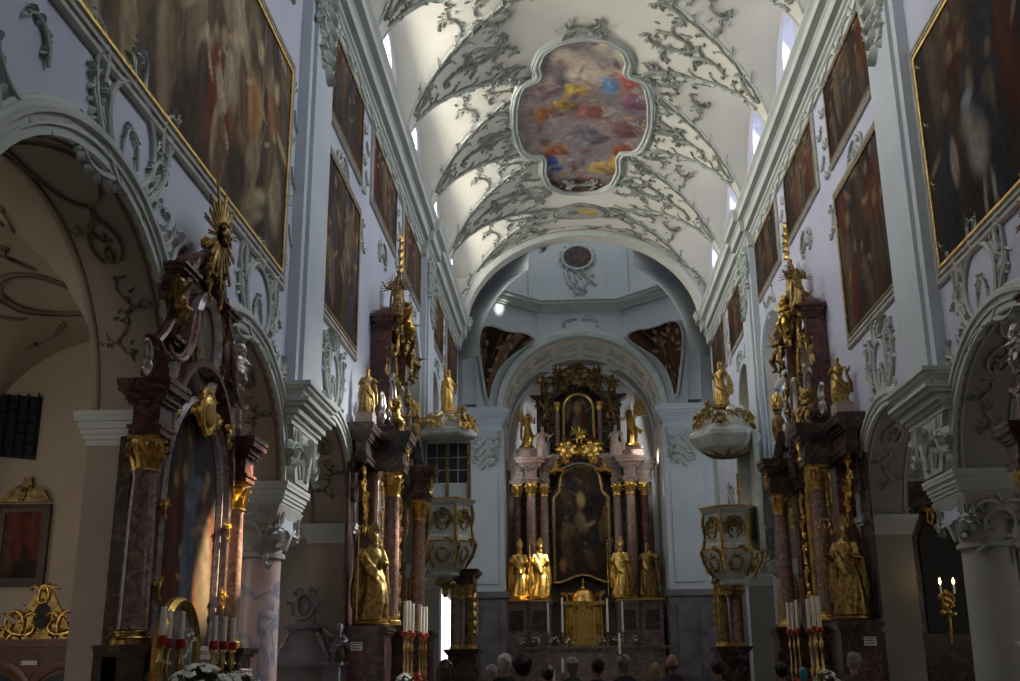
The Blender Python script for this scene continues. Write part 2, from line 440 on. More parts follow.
def remeshed(name, mb, mat, voxel, smooth_it=3, dec=None):
    """weld overlapping limbs and trunk into one continuous skin"""
    me = bpy.data.meshes.new(name); me.from_pydata(mb.v, [], mb.f)
    bm = bmesh.new(); bm.from_mesh(me); bmesh.ops.recalc_face_normals(bm, faces=bm.faces); bm.to_mesh(me); bm.free()
    o = bpy.data.objects.new(name, me); C.objects.link(o)
    r = o.modifiers.new('r', 'REMESH'); r.mode = 'VOXEL'; r.voxel_size = voxel; r.use_smooth_shade = True
    if smooth_it:
        s_ = o.modifiers.new('s', 'SMOOTH'); s_.iterations = smooth_it; s_.factor = .5
    if dec:
        d = o.modifiers.new('d', 'DECIMATE'); d.ratio = dec
    dg = bpy.context.evaluated_depsgraph_get(); ev = o.evaluated_get(dg)
    out = bpy.data.meshes.new_from_object(ev)
    bpy.data.objects.remove(o); bpy.data.meshes.remove(me)
    out.name = name; out.materials.clear(); out.materials.append(mat)
    out.polygons.foreach_set('use_smooth', [True]*len(out.polygons))
    return out
# ================================================================== THE SETTING
W = 4.5; T = .74                     # half width of the nave, thickness of its walls
BAY = [-3.0, 1.6, 6.1, 10.35, 15.0, 19.6, 23.75, 28.2, 32.6, 37.0]
ARCH = [(3.9,1.9,1.5),(8.15,1.95,1.7),(12.5,1.95,1.5),(17.35,1.83,1.5),(21.65,1.6,1.45),(25.95,1.75,1.45),(30.55,2.0,1.45),(34.9,1.8,1.45)]
SPR = 3.95
def arc(yc, zc, hw, rise, a0, a1, n): return [(yc+hw*math.cos(a0+(a1-a0)*i/n), zc+rise*math.sin(a0+(a1-a0)*i/n)) for i in range(n+1)]
def wallmap(s): return lambda a, b, h: (s*(W-h), a, b)
ZS = 13.0; CROWN = 3.6
def vz(x, y):
    u = min(1, abs(x)/W)
    zb = CROWN*math.sqrt(max(0, 1-u*u))
    zl = 0
    for a, b in zip(BAY[:-1], BAY[1:]):
        if a <= y <= b:
            w = (b-a)/2-.10; t = (y-(a+b)/2)/w
            if abs(t) < 1: zl = (2.75+.95*(1-u))*math.sqrt(1-t*t)
    k = .05; h = max(0, k-abs(zb-zl))/k
    return ZS+max(zb, zl)+h*h*k*.25
def vmap(y, b, h):
    """b: distance along the barrel's arc from the crown (negative to the left); h off the plaster, downwards"""
    t = max(-PI/2+.01, min(PI/2-.01, b/4.15)); x = W*math.sin(t); z = vz(x, y); e = .03
    gx = (vz(x+e, y)-vz(x-e, y))/(2*e); gy = (vz(x, y+e)-vz(x, y-e))/(2*e)
    gx = max(-4, min(4, gx)); gy = max(-4, min(4, gy))
    n = Vector((gx, gy, -1)).normalized()
    return (x+n.x*h, y+n.y*h, z+n.z*h)

# floor
fl = MB().box(-9.2, 9.2, -16, 52, -.2, 0); struct('floor', fl, M['floor'])

# nave walls with arcades, tall openings over the altars and the lunette windows
UPPER = [(26.1,1.38,6.3,8.9,.95), (30.5,1.05,6.6,8.75,.95)]     # centre, half width, sill, spring, rise
LUN = [(.5*(a+b), .62, 13.4, 14.65, .72) for a, b in zip(BAY[2:-1], BAY[3:])]
walls = {}
for s, side in ((-1, 'left'), (1, 'right')):
    mf = wallmap(s)
    outline = [(-16,0)]
    for yc, hw, ri in ARCH:
        outline += [(yc-hw,3.3 if abs(yc-17.35) < .1 else 0)] + arc(yc, SPR, hw, ri, PI, 0, 28) + [(yc+hw,3.3 if abs(yc-12.5) < .1 else 0)]
    outline += [(37,0),(37,17),(-16,17)]
    holes = []
    for yc, hw, z0, zs, ri in UPPER + LUN:
        holes.append([(yc+hw,z0)] + arc(yc, zs, hw, ri, 0, PI, 16) + [(yc-hw,z0)])
    mb = MB().prism(outline, 0, -T, mf, holes)
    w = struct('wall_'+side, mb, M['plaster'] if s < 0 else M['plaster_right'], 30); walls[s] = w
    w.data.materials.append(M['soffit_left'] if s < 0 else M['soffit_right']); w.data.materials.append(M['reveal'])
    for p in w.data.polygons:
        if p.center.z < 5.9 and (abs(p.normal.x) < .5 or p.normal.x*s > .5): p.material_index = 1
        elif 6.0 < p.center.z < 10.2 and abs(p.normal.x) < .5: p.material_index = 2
    # moulded archivolts
    for i, (yc, hw, ri) in enumerate(ARCH):
        a = MB(); path = [(yc-hw-.0,SPR)] + arc(yc, SPR, hw, ri, PI, 0, 30)[1:-1] + [(yc+hw,SPR)]
        a.sweep([(-.0,-.02),(-.0,.05),(.07,.05),(.08,.075),(.10,.075),(.105,.055),(.16,.06),(.17,.095),(.21,.10),(.22,.07),(.26,.07),(.27,.04),(.30,.03),(.31,-.02)], path, mf)
        obj('archivolt', a, M['cornice'], w)
        # raised stucco on the soffit and the jamb medallions
    for i, yb in enumerate(BAY[2:-1]):
        y0 = max([c+h for c, h, r in ARCH if c < yb]); y1 = min([c-h for c, h, r in ARCH if c > yb])
        pass
        imp = MB()
        X0, X1 = min(s*W, s*(W+T)), max(s*W, s*(W+T))
        moulding_box(imp, X0, X1, y0, y1, 3.62, [(.06,.02),(.05,.04),(.05,.06),(.07,.08),(.05,.11),(.05,.12)])
        obj('impost', imp, M['cornice'], w)
    # great pilasters on corbels
    for (p0, p1) in ((14.3,15.75),(27.55,29.05),(.5,1.9)):
        p = MB().prism([(p0,5.1),(p1,5.1),(p1,12.2),(p0,12.2)], -.01, .16, mf)
        p.prism([(p0+.18,5.1),(p1-.18,5.1),(p1-.18,12.2),(p0+.18,12.2)], .10, .22, mf)
        obj('pilaster', p, M['pilaster'], w)
        c = MB(); z = 4.72
        for h, o in ((.07,.16),(.06,.2),(.10,.26),(.06,.34),(.05,.40),(.06,.28),(.06,.32),(.05,.38),(.06,.42)):
            c.prism([(p0-o*.4,z),(p1+o*.4,z),(p1+o*.4,z+h),(p0-o*.4,z+h)], -.01, o, mf); z += h
        obj('corbel_moulding', c, M['cornice'], w)
        c = MB()
        pm = .5*(p0+p1)
        c.prism([(p0+.35,3.97),(p1-.35,3.97),(p1-.1,4.72),(p0+.1,4.72)], -.01, .14, mf)
        m2 = lambda a, b, h: mf(a, b, h+.12)
        for q in (-1, 1):
            scroll(c, m2, pm+q*.12, 4.05, PI/2-q*.2, .9, -q*.5, -q*4.5, .07, seed=i+3)
            scroll(c, m2, pm+q*.42, 4.68, -PI/2-q*.15, .8, q*.3, q*5, .075, seed=i+8)
        for k in range(5): leaf(c, m2, pm+(k-2)*.13, 4.1+.1*abs(k-2), PI/2+(2-k)*.3, .5, .07, .05)
        ring2(c, m2, pm, 4.42, .16, .2, .04)
        obj('corbel_carving', c, M['stucco'], w)
        # carved drop in place of a capital
        c = MB(); m3 = lambda a, b, h: mf(a, b, h+.2)
        for k in range(6):
            zz = 12.0-k*.27
            for q in (-1, 1): scroll(c, m3, pm+q*.06, zz, (0 if q > 0 else PI)-q*.5, .75-.07*k, q*1.0, q*5, .065, seed=k*3+q)
            leaf(c, m3, pm, zz, -PI/2, .45, .10, .06)
        cartouche(c, m3, pm, 11.5, .9, 1.1, 3, .05)
        obj('carved_capital', c, M['stucco'], w)
    # the marble-clad pier (left) and the plain one (right), each with its carved block
    y0, y1 = 14.36, 15.54; xm = s*4.95; ym = 14.95
    sh = MB().lathe([(.47,0),(.47,.5),(.40,.56),(.385,.62),(.37,1.6),(.355,2.97)], 40, Matrix.Translation((xm, ym, 0)))
    obj('round_pier', sh, M['pinkm'] if s < 0 else M['grey'], w)
    cb = MB(); cb.lathe([(.36,2.95),(.41,2.97),(.41,3.02),(.38,3.04)], 32, Matrix.Translation((xm, ym, 0)))
    xa, xb = sorted((s*4.46, s*5.34)); v = []; f = []; n = 32
    for k, (z, t) in enumerate(((3.0,0),(3.15,.12),(3.32,.36),(3.48,.7),(3.64,1))):
        for i in range(n):
            a = 2*PI*i/n; ca, sa = math.cos(a), math.sin(a); m_ = max(abs(ca), abs(sa))
            rx, ry = .36*ca, .36*sa; qx, qy = (xb-xa)/2*ca/m_, .66*sa/m_
            v.append((xm+(rx*(1-t)+qx*t)+(.5*(xa+xb)-xm)*t, ym+ry*(1-t)+qy*t, z))
    for k in range(4):
        for i in range(n): j = (i+1) % n; f.append((k*n+i, k*n+j, (k+1)*n+j, (k+1)*n+i))
    f.append(tuple(range(n-1, -1, -1))); f.append(tuple(4*n+i for i in range(n))); cb.add(v, f)
    near = lambda a, b, h: (a, 14.60-h-max(0, (b-3.0)/.62)**1.5*.28, b)
    ring2(cb, near, xm, 3.26, .19, .17, .035, a0=-.5, a1=PI+.5)
    for q in (-1, 1):
        scroll(cb, near, xm+q*.04, 3.50, (0 if q > 0 else PI)+q*.4, .45, -q*.8, -q*4.6, .035, seed=4+q)
        scroll(cb, near, xm+q*.36, 3.5, -PI/2-q*.1, .45, -q*.4, -q*3, .03, seed=6+q)
        scroll(cb, near, xm+q*.02, 3.02, (0 if q > 0 else PI), .36, -q*.2, -q*4, .03, seed=9+q)
    leaf(cb, near, xm, 3.5, PI/2, .16, .05); leaf(cb, near, xm, 3.05, -PI/2, .15, .04)
    nf = lambda a, b, h: (s*(4.60-h-max(0, (b-3.0)/.62)**1.5*.13), a, b)
    for q in (-1, 1):
        scroll(cb, nf, 14.95+q*.1, 3.08, PI/2-q*.2, .6, -q*.6, -q*4.8, .05, seed=14+q)
        scroll(cb, nf, 14.95+q*.42, 3.55, -PI/2, .5, q*.5, q*4, .04, seed=17+q)
    leaf(cb, nf, 14.95, 3.1, PI/2, .4, .09)
    obj('pier_capital', cb, M['grey'], w)
    # stucco on the wall face: crests over the arches and sprays round the paintings
    st = MB()
    for i, (yc, hw, ri) in enumerate(ARCH):
        top = SPR+ri+.2
        if i in (1, 2):
            cartouche(st, mf, yc+(.55 if i == 1 else .35), top+.35, 1.7, 1.4, i*5+1, .042)
            for q in (-1, 1):
                scroll(st, mf, yc+q*.5, top-.05, (0 if q > 0 else PI)-q*.5, 1.5, -q*.5, q*4.4, .045, seed=i+q)
                scroll(st, mf, yc+q*1.6, top-.6, PI/2-q*.6, .9, q*.8, -q*4.6, .036, seed=i+q+4)
                scroll(st, mf, yc+q*1.05, top+.1, PI/2, .6, -q*.8, -q*5, .034, seed=i+q+9)
        else:
            cartouche(st, mf, yc-.05, top+.45, 1.15, 1.35, i*5+2, .042)
            for q in (-1, 1):
                scroll(st, mf, yc+q*.45, top-.02, (0 if q > 0 else PI)-q*.6, 1.0, -q*.4, q*4.2, .038, seed=i+q)
            for k in range(4): leaf(st, mf, yc+(k-1.5)*.16, top+1.0, PI/2-(k-1.5)*.25, .5, .05)
    obj('wall_stucco', st, M['stucco'], w)
    # stucco between the pictures
    st = MB()
    for y in (19.5, 23.65, 29.3, 33.0):
        for k in range(5):
            q = 1 if k % 2 else -1
            scroll(st, mf, y, 11.9-k*.32, -PI/2+q*.4, .45, q*.4, q*4.5, .032, seed=k+int(y))
    for yc in (17.4, 21.6, 25.8, 31.1, 35.0):
        for q in (-1, 1):
            scroll(st, mf, yc+q*.1, 10.25, (0 if q > 0 else PI)-q*.2, .75, -q*.6, -q*4.6, .04, seed=int(yc)+q)
            scroll(st, mf, yc+q*.05, 10.1, -PI/2+q*.3, .5, q*.5, q*4.5, .035, seed=int(yc)+q+3)
            scroll(st, mf, yc+q*.2, 12.12, (0 if q > 0 else PI), .8, q*.5, -q*4.4, .03, seed=int(yc)+q+5)
    for k in range(7):
        q = 1 if k % 2 else -1
        scroll(st, mf, 14.1-.02, 9.8-k*.45, -PI/2+q*.3, .5, q*.3, q*4.4, .026, seed=k+40)
    for y, z in ((15.1,9.7),(19.2,9.6)): rocaille(st, mf, y+.1, z, -PI/2, .6, 1, int(y), .03)
    for yc, hw, z0, zs, ri in UPPER:
        for q in (-1, 1): scroll(st, mf, yc+q*.1, zs+ri+.12, (0 if q > 0 else PI)+q*.3, .7, -q*.5, q*4.4, .04, seed=int(yc)+q)
    # frieze ornament under the cornice
    y = 10.0; k = 0
    while y < 36.5:
        q = 1 if k % 2 else -1
        scroll(st, lambda a, b, h: mf(a, b, h+.04), y, 12.28, q*.5, .75, -q*.6, -q*4.5, .03, n=10, seed=k); y += .62; k += 1
    obj('picture_surround_stucco', st, M['stucco'], w)
    # surrounds of the tall openings
    for yc, hw, z0, zs, ri in UPPER:
        a = MB(); path = [(yc-hw,z0)] + arc(yc, zs, hw, ri, PI, 0, 20) + [(yc+hw,z0)]
        a.sweep([(0,-.02),(0,.05),(.12,.07),(.16,.04),(.16,-.02)], path, mf)
        obj('opening_surround', a, M['pilaster'], w)
    # entablature of the nave
    prof = [(0,12.2),(.05,12.2),(.05,12.42),(.08,12.44),(.08,12.5),(.13,12.53),(.13,12.6),(.24,12.62),(.24,12.84),(.27,12.87),(.27,12.9),(.40,12.93),(.40,13.12),(.43,13.16),(.47,13.2),(.47,13.25),(0,13.3)]
    en = MB(); ys = [-16, 14.2, 14.2, 15.85, 15.85, 27.45, 27.45, 29.15, 29.15, 36.4, 36.4, 37.0]
    off = [0,0,.12,.12,0,0,.12,.12,0,0,.12,.12]
    v = []; f = []; n = len(prof)
    for y, o in zip(ys, off):
        for d, z in prof: v.append((s*(W-d-(o if d > 0 else -.02)), y, z))
    for i in range(len(ys)-1):
        for k in range(n):
            l = (k+1) % n; f.append((i*n+k, i*n+l, (i+1)*n+l, (i+1)*n+k))
    f.append(tuple(range(n))); f.append(tuple((len(ys)-1)*n+k for k in range(n)))
    en.add(v, f)
    struct('trim_%d' % (1 if s < 0 else 2), en, M['cornice'], 25)

# windows of the lunettes and the tall openings
wn = 0
def window(yc, hw, z0, zs, ri, s, glass, xo, bars=True, frame='pilaster'):
    global wn; wn += 1
    mf = lambda a, b, h: (s*(xo-h), a, b)
    path = [(yc-hw,z0)] + arc(yc, zs, hw, ri, PI, 0, 18) + [(yc+hw,z0)]
    pane = MB().prism(path[::-1], 0, -.03, mf)
    o = struct('window_%d' % wn, pane, glass)
    fr = MB().sweep([(-.09,-.01),(-.09,.07),(.03,.07),(.03,-.01)], path, mf)
    fr.prism([(yc-hw,z0),(yc+hw,z0),(yc+hw,z0+.1),(yc-hw,z0+.1)], -.01, .08, mf)
    obj('window_frame', fr, M['pilaster'], o)
    if bars:
        b = MB()
        for k in (-1/3, 1/3): b.prism([(yc+k*hw-.02,z0),(yc+k*hw+.02,z0),(yc+k*hw+.02,zs+ri*.9),(yc+k*hw-.02,zs+ri*.9)], 0, .05, mf)
        z = z0+.45
        while z < zs+.4*ri:
            b.prism([(yc-hw,z-.015),(yc+hw,z-.015),(yc+hw,z+.015),(yc-hw,z+.015)], 0, .045, mf); z += .45
        obj('glazing_bar', b, M['pilaster'], o)
    return o
for s in (-1, 1):
    for a in LUN: window(*a, s, M['daydim'] if s < 0 else M['day'], W+T-.08)
    for i, a in enumerate(UPPER):
        o = window(*a, s, M['daydim'] if (s > 0 and i == 0) else M['reveal'], W+.40, s > 0)
        t = MB().box(min(s*(W+.2), s*(W+.36)), max(s*(W+.2), s*(W+.36)), a[0]-a[1], a[0]+a[1], 8.22, 8.36)
        obj('transom', t, M['grey'], o)

# the vault
def build_vault():
    nt = 150; y0, y1 = -16, 37.0; ny = int((y1-y0)/.085)
    v = []; f = []
    for j in range(ny+1):
        y = y0+(y1-y0)*j/ny
        for i in range(nt+1):
            t = -PI/2+PI*i/nt; x = W*math.sin(t); v.append((x, y, vz(x, y)))
    for j in range(ny):
        for i in range(nt):
            a = j*(nt+1)+i; f.append((a, a+1, a+nt+2, a+nt+1))
    return MB().add(v, f)
ceil = struct('ceiling', build_vault(), M['cream'], 28)
def crease(bay, s, off=0):
    a, b = BAY[bay], BAY[bay+1]; w = (b-a)/2-.10; yc = (a+b)/2; out = []
    for k in range(61):
        tt = -1+2*k/60; q = math.sqrt(max(0, 1-tt*tt)); lo, hi = 0.0, 1.0
        g = lambda u: CROWN*math.sqrt(max(0, 1-u*u))-(2.75+.95*(1-u))*q
        for _ in range(40):
            m = .5*(lo+hi)
            if g(m) > 0: lo = m
            else: hi = m
        u = lo
        out.append((yc+tt*w*(1+off), s*4.15*math.asin(u)))
    return out
vs_ = MB(); vmould = MB()
for bay in range(3, 9):
    a, b = BAY[bay], BAY[bay+1]; yc = .5*(a+b)
    for s in (-1, 1):
        cr = crease(bay, s)
        vmould.tube([vmap(y, bb-s*.10, .0) for y, bb in cr if abs(bb) < 6.0], .035, 6)
        # inside each lunette: a spray hanging from the tip
        tip = cr[30][1]
        rocaille(vs_, vmap, yc, tip+s*.5, s*PI/2, .8, 1, bay*7+s, .045)
        rocaille(vs_, vmap, yc-.5, tip+s*1.5, s*PI/2+.6, .75, -1, bay*7+s+50, .04)
        rocaille(vs_, vmap, yc+.5, tip+s*1.5, s*PI/2-.6, .75, 1, bay*7+s+90, .04)
    # pendentive between this lunette and the next: two long scrolled borders and a field of rocaille
for k in range(3, 10):
    y0 = BAY[k]
    for s in (-1, 1):
        for q in (-1, 1):
            if k == 9 and q > 0: continue
            if k < 9 or q < 0:
                cr = crease(min(k, 8) if q > 0 else k-1, s)
                pts = [p for p in cr if (p[0]-y0)*q > 0 and abs(p[1]) < 5.6 and (p[0]-y0)*q < 2.3]
                pts = sorted(pts, key=lambda p: -abs(p[1]))
                m2 = len(pts)
                # garland of leaves and C-scrolls riding along the groin
                for i in range(1, m2-1, 2):
                    y, bb = pts[i]; ang = math.atan2(pts[i+1][1]-pts[i-1][1], pts[i+1][0]-pts[i-1][0])
                    yy, bbb = y-q*.16, bb-s*.16
                    scroll(vs_, vmap, yy, bbb, ang+.2*q*s, .75, -q*s*.6, q*s*(3.5 if i % 4 == 1 else -4), .036, seed=i+k*3, leaves=1)
        rocaille(vs_, vmap, y0, s*3.3, -s*PI/2, 1.0, s, k*3+s, .06)
        rocaille(vs_, vmap, y0+.2, s*2.3, -s*PI/2+.4, 1.1, -s, k*3+s+20, .06)
        rocaille(vs_, vmap, y0-.3, s*2.4, -s*PI/2-.5, 1.0, s, k*3+s+30, .055)
        rocaille(vs_, vmap, y0, s*4.6, -s*PI/2, .8, -s, k*3+s+40, .05)
        if k in (4, 5, 8, 9):
            for dy, db in ((.7,1.5),(-.7,1.5),(0,1.3)): rocaille(vs_, vmap, y0+dy, s*db, PI/2*(1 if dy >= 0 else -1)+s*.7, .9, s, k+int(dy*10), .05)
        else:
            for dy in (-1.3, 1.3): rocaille(vs_, vmap, y0+dy, s*2.2, -s*PI/2+(.8 if dy > 0 else -.8), .9, s, k+int(dy*10), .05)
# small cartouche between the great ceiling painting and the crossing arch, and one nearer
for cy in (35.1, 21.3):
    ring2(vs_, vmap, cy, 0, .5, .75, .06); ring2(vs_, vmap, cy, 0, .62, .9, .035)
    for q in (-1, 1):
        for p in (-1, 1):
            scroll(vs_, vmap, cy+p*.4, q*.7, q*PI/2+p*.3, 1.1, -q*p*.6, q*p*4.6, .06, seed=q+p)
            scroll(vs_, vmap, cy+p*.2, q*1.1, q*PI/2-p*.6, 1.2, q*p*.9, -q*p*4.2, .05, seed=q+p+7)
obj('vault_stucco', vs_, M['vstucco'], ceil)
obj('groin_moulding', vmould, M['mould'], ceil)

# great ceiling painting with its moulded frame (a long quatrefoil)
FY, FB = 28.15, 0.0
def fresco_outline(k=1.0, n=160):
    pts = []
    ctrl = [(4.7,0),(4.55,.6),(4.1,1.02),(3.4,1.18),(2.75,1.12),(2.45,1.25),(2.35,1.62),(2.0,1.78),(1.2,1.92),(0,2.0)]
    quad = []
    for i in range(len(ctrl)-1):
        for j in range(5):
            t = j/5; quad.append((ctrl[i][0]*(1-t)+ctrl[i+1][0]*t, ctrl[i][1]*(1-t)+ctrl[i+1][1]*t))
    q1 = quad; q2 = [(-y, b) for y, b in reversed(quad)]
    half = q1+[(0,2.0)]+q2
    full = half+[(y, -b) for y, b in reversed(half)]
    out = []
    for p in full:
        if not out or math.hypot(p[0]-out[-1][0], p[1]-out[-1][1]) > .02: out.append(p)
    if math.hypot(out[0][0]-out[-1][0], out[0][1]-out[-1][1]) < .02: out.pop()
    for _ in range(1):
        m = len(out); out = [((out[i-1][0]+2*out[i][0]+out[(i+1) % m][0])/4, (out[i-1][1]+2*out[i][1]+out[(i+1) % m][1])/4) for i in range(m)]
    sy = lambda y: (y*.98 if y > -2.3 else -2.25-(-y-2.3)*.77) if y < 0 else (y*.8 if y < 2.3 else 1.84+(y-2.3)*1.43)
    return [(FY+sy(y)*k, FB+b*k*.90) for y, b in out]
ol = fresco_outline()
def smap(y, b, h):    # the painting lies on the barrel itself, below any groin
    t = b/4.15; x = W*math.sin(t); z = ZS+CROWN*math.cos(t)
    n = Vector((-CROWN*math.tan(t)/W, 0, -1)).normalized(); return (x+n.x*h, y, z+n.z*h-.05)
fr = thing('ceiling_painting', 'large painted oval scene of clouds and figures at the crown of the nave vault', 'painting', (0, FY, 16.5), 0)
iv = Matrix.Translation((0, FY, 16.5)).inverted()
lm = lambda y, b, h: tuple(iv @ Vector(smap(y, b, h)))
def inpoly(poly):
    P = np.array(poly)
    def f(x, y):
        c = False; j = len(P)-1
        for i in range(len(P)):
            if (P[i][1] > y) != (P[j][1] > y) and x < (P[j][0]-P[i][0])*(y-P[i][1])/(P[j][1]-P[i][1])+P[i][0]: c = not c
            j = i
        return c
    return f
q = random.Random(4); figs = []
w_, h_ = 9.2, 4.1       # along the nave, across
for k in range(46):
    figs.append((q.uniform(.3,8.9), q.uniform(.1,4.0), q.uniform(.3,.9), q.uniform(.2,.5), q.uniform(-.5,.5), q.choice([(.30,.26,.26),(.20,.16,.18),(.38,.33,.30),(.14,.11,.14),(.24,.2,.22),(.16,.08,.06)]), .8))
for k in range(12): figs.append((q.uniform(6.8,8.9), q.uniform(.6,3.6), q.uniform(.4,.8), q.uniform(.3,.6), 0, q.choice([(.62,.50,.34),(.55,.45,.34),(.66,.56,.42)]), .8))
for k in range(9): figs.append((q.uniform(.2,1.2), q.uniform(.8,3.3), q.uniform(.3,.5), q.uniform(.4,.8), 0, q.choice([(.13,.08,.06),(.2,.09,.06),(.09,.07,.06)]), .6))
def person_blob(x, y, c, a=0, s=1.0):
    s *= 1.7
    figs.append((x, y, .42*s, .26*s, a, c, .45)); figs.append((x-.12*s, y+.16*s, .3*s, .14*s, a+.9, tuple(v*.7 for v in c), .5)); figs.append((x+.1*s, y-.15*s, .26*s, .10*s, a-.7, tuple(min(1, v*1.35) for v in c), .5)); figs.append((x+.42*s, y+.05*s, .10*s, .11*s, 0, (.42,.29,.21), .5)); figs.append((x+.2*s, y+.26*s, .07*s, .26*s, a+.4, (.40,.28,.2), .5))
for x, y, c, a, s in ((2.2,.75,(.05,.08,.38),.2,1.15),(2.7,.95,(.10,.13,.40),.6,.8),(1.7,.6,(.28,.06,.05),0,.8),(2.1,2.9,(.62,.38,.08),.8,.9),(2.7,3.3,(.66,.42,.1),.3,.7),(2.0,2.6,(.5,.33,.12),1.0,.7),
    (6.9,2.9,(.18,.30,.50),.2,.8),(7.1,3.4,(.48,.14,.12),.1,.9),(6.6,1.9,(.55,.38,.10),.5,.8),(5.6,1.0,(.38,.16,.07),.7,.9),(5.9,1.5,(.45,.3,.08),.2,.6),(5.4,2.3,(.32,.14,.11),.9,.9),(4.6,3.3,(.22,.12,.12),0,1),(3.2,3.4,(.32,.10,.05),.4,.9),(3.3,1.2,(.36,.12,.06),1,.8),(4.0,2.4,(.16,.15,.17),0,.9),(6.2,3.5,(.24,.13,.17),.3,.9),(6.7,.9,(.3,.2,.22),0,.8)):
    person_blob(x, y, c, a, s)
for k in range(110):
    c = q.choice([(.34,.29,.28),(.22,.17,.19),(.40,.35,.31),(.15,.11,.13),(.28,.2,.2),(.2,.1,.07),(.30,.21,.12)])
    figs.append((q.uniform(.4,8.8), q.uniform(.1,4.0), q.uniform(.12,.4), q.uniform(.06,.2), q.uniform(-.9,.9), c, .85))
for k in range(30):
    x = q.uniform(.2,1.5); figs.append((x, q.uniform(.6,3.5), q.uniform(.2,.45), q.uniform(.15,.4), 0, q.choice([(.10,.06,.045),(.15,.07,.05),(.07,.055,.05)]), .7))
figs = [(w_-f[0], f[1], f[2], f[3], -f[4], f[5], f[6]) for f in figs]
img = paint_grid(230, 104, w_, h_, 3, ((.17,.14,.15),(.33,.28,.27)), figs)
canvas('painted_plaster', img, lm, fr, FY-4.3, FY+5.5, -1.85, 1.85, .0, inpoly(ol))
fm = MB().sweep([(-.03,-.06),(-.03,.05),(.01,.08),(.04,.03),(.07,.03),(.09,.08),(.13,.08),(.15,.03),(.18,.045),(.2,-.06)], ol[::-1], lm, closed=True)
obj('moulded_frame', fm, M['mould'], fr)
for (dy, b, a, fl_) in ((4.6,0,PI/2,1),(4.6,0,-PI/2,-1),(-4.6,0,PI/2,-1),(-4.6,0,-PI/2,1),(2.8,1.6,.6,1),(2.8,-1.6,-.6,-1),(-2.8,1.6,PI-.6,-1),(-2.8,-1.6,PI+.6,1),(0,2.2,PI/2,1),(0,-2.2,-PI/2,-1)):
    oc = MB(); rocaille(oc, lm, FY+dy, b, a, .75, fl_, int(b*7+dy), .05); obj('frame_scroll', oc, M['vstucco'], fr)
# a small emblem painted in the cartouche near the crossing arch
em = thing('ceiling_medallion', 'small gold and grey painted medallion in stucco beside the crossing arch', 'painting', (0, 35.1, 16.5))
iv2 = Matrix.Translation((0, 35.1, 16.5)).inverted()
img = paint_grid(24, 34, 1.0, 1.5, 5, ((.30,.30,.28),(.45,.44,.4)), [(.5,1.1,.25,.3,0,(.6,.42,.1),.4),(.5,.5,.2,.25,.4,(.2,.2,.2),.4),(.3,.8,.15,.25,0,(.55,.4,.1),.4)])
canvas('painted_plaster', img, lambda y, b, h: tuple(iv2 @ Vector(smap(y, b, h))), em, 34.6, 35.6, -.75, .75, .0, lambda y, b: ((y-35.1)/.5)**2+(b/.75)**2 < 1)

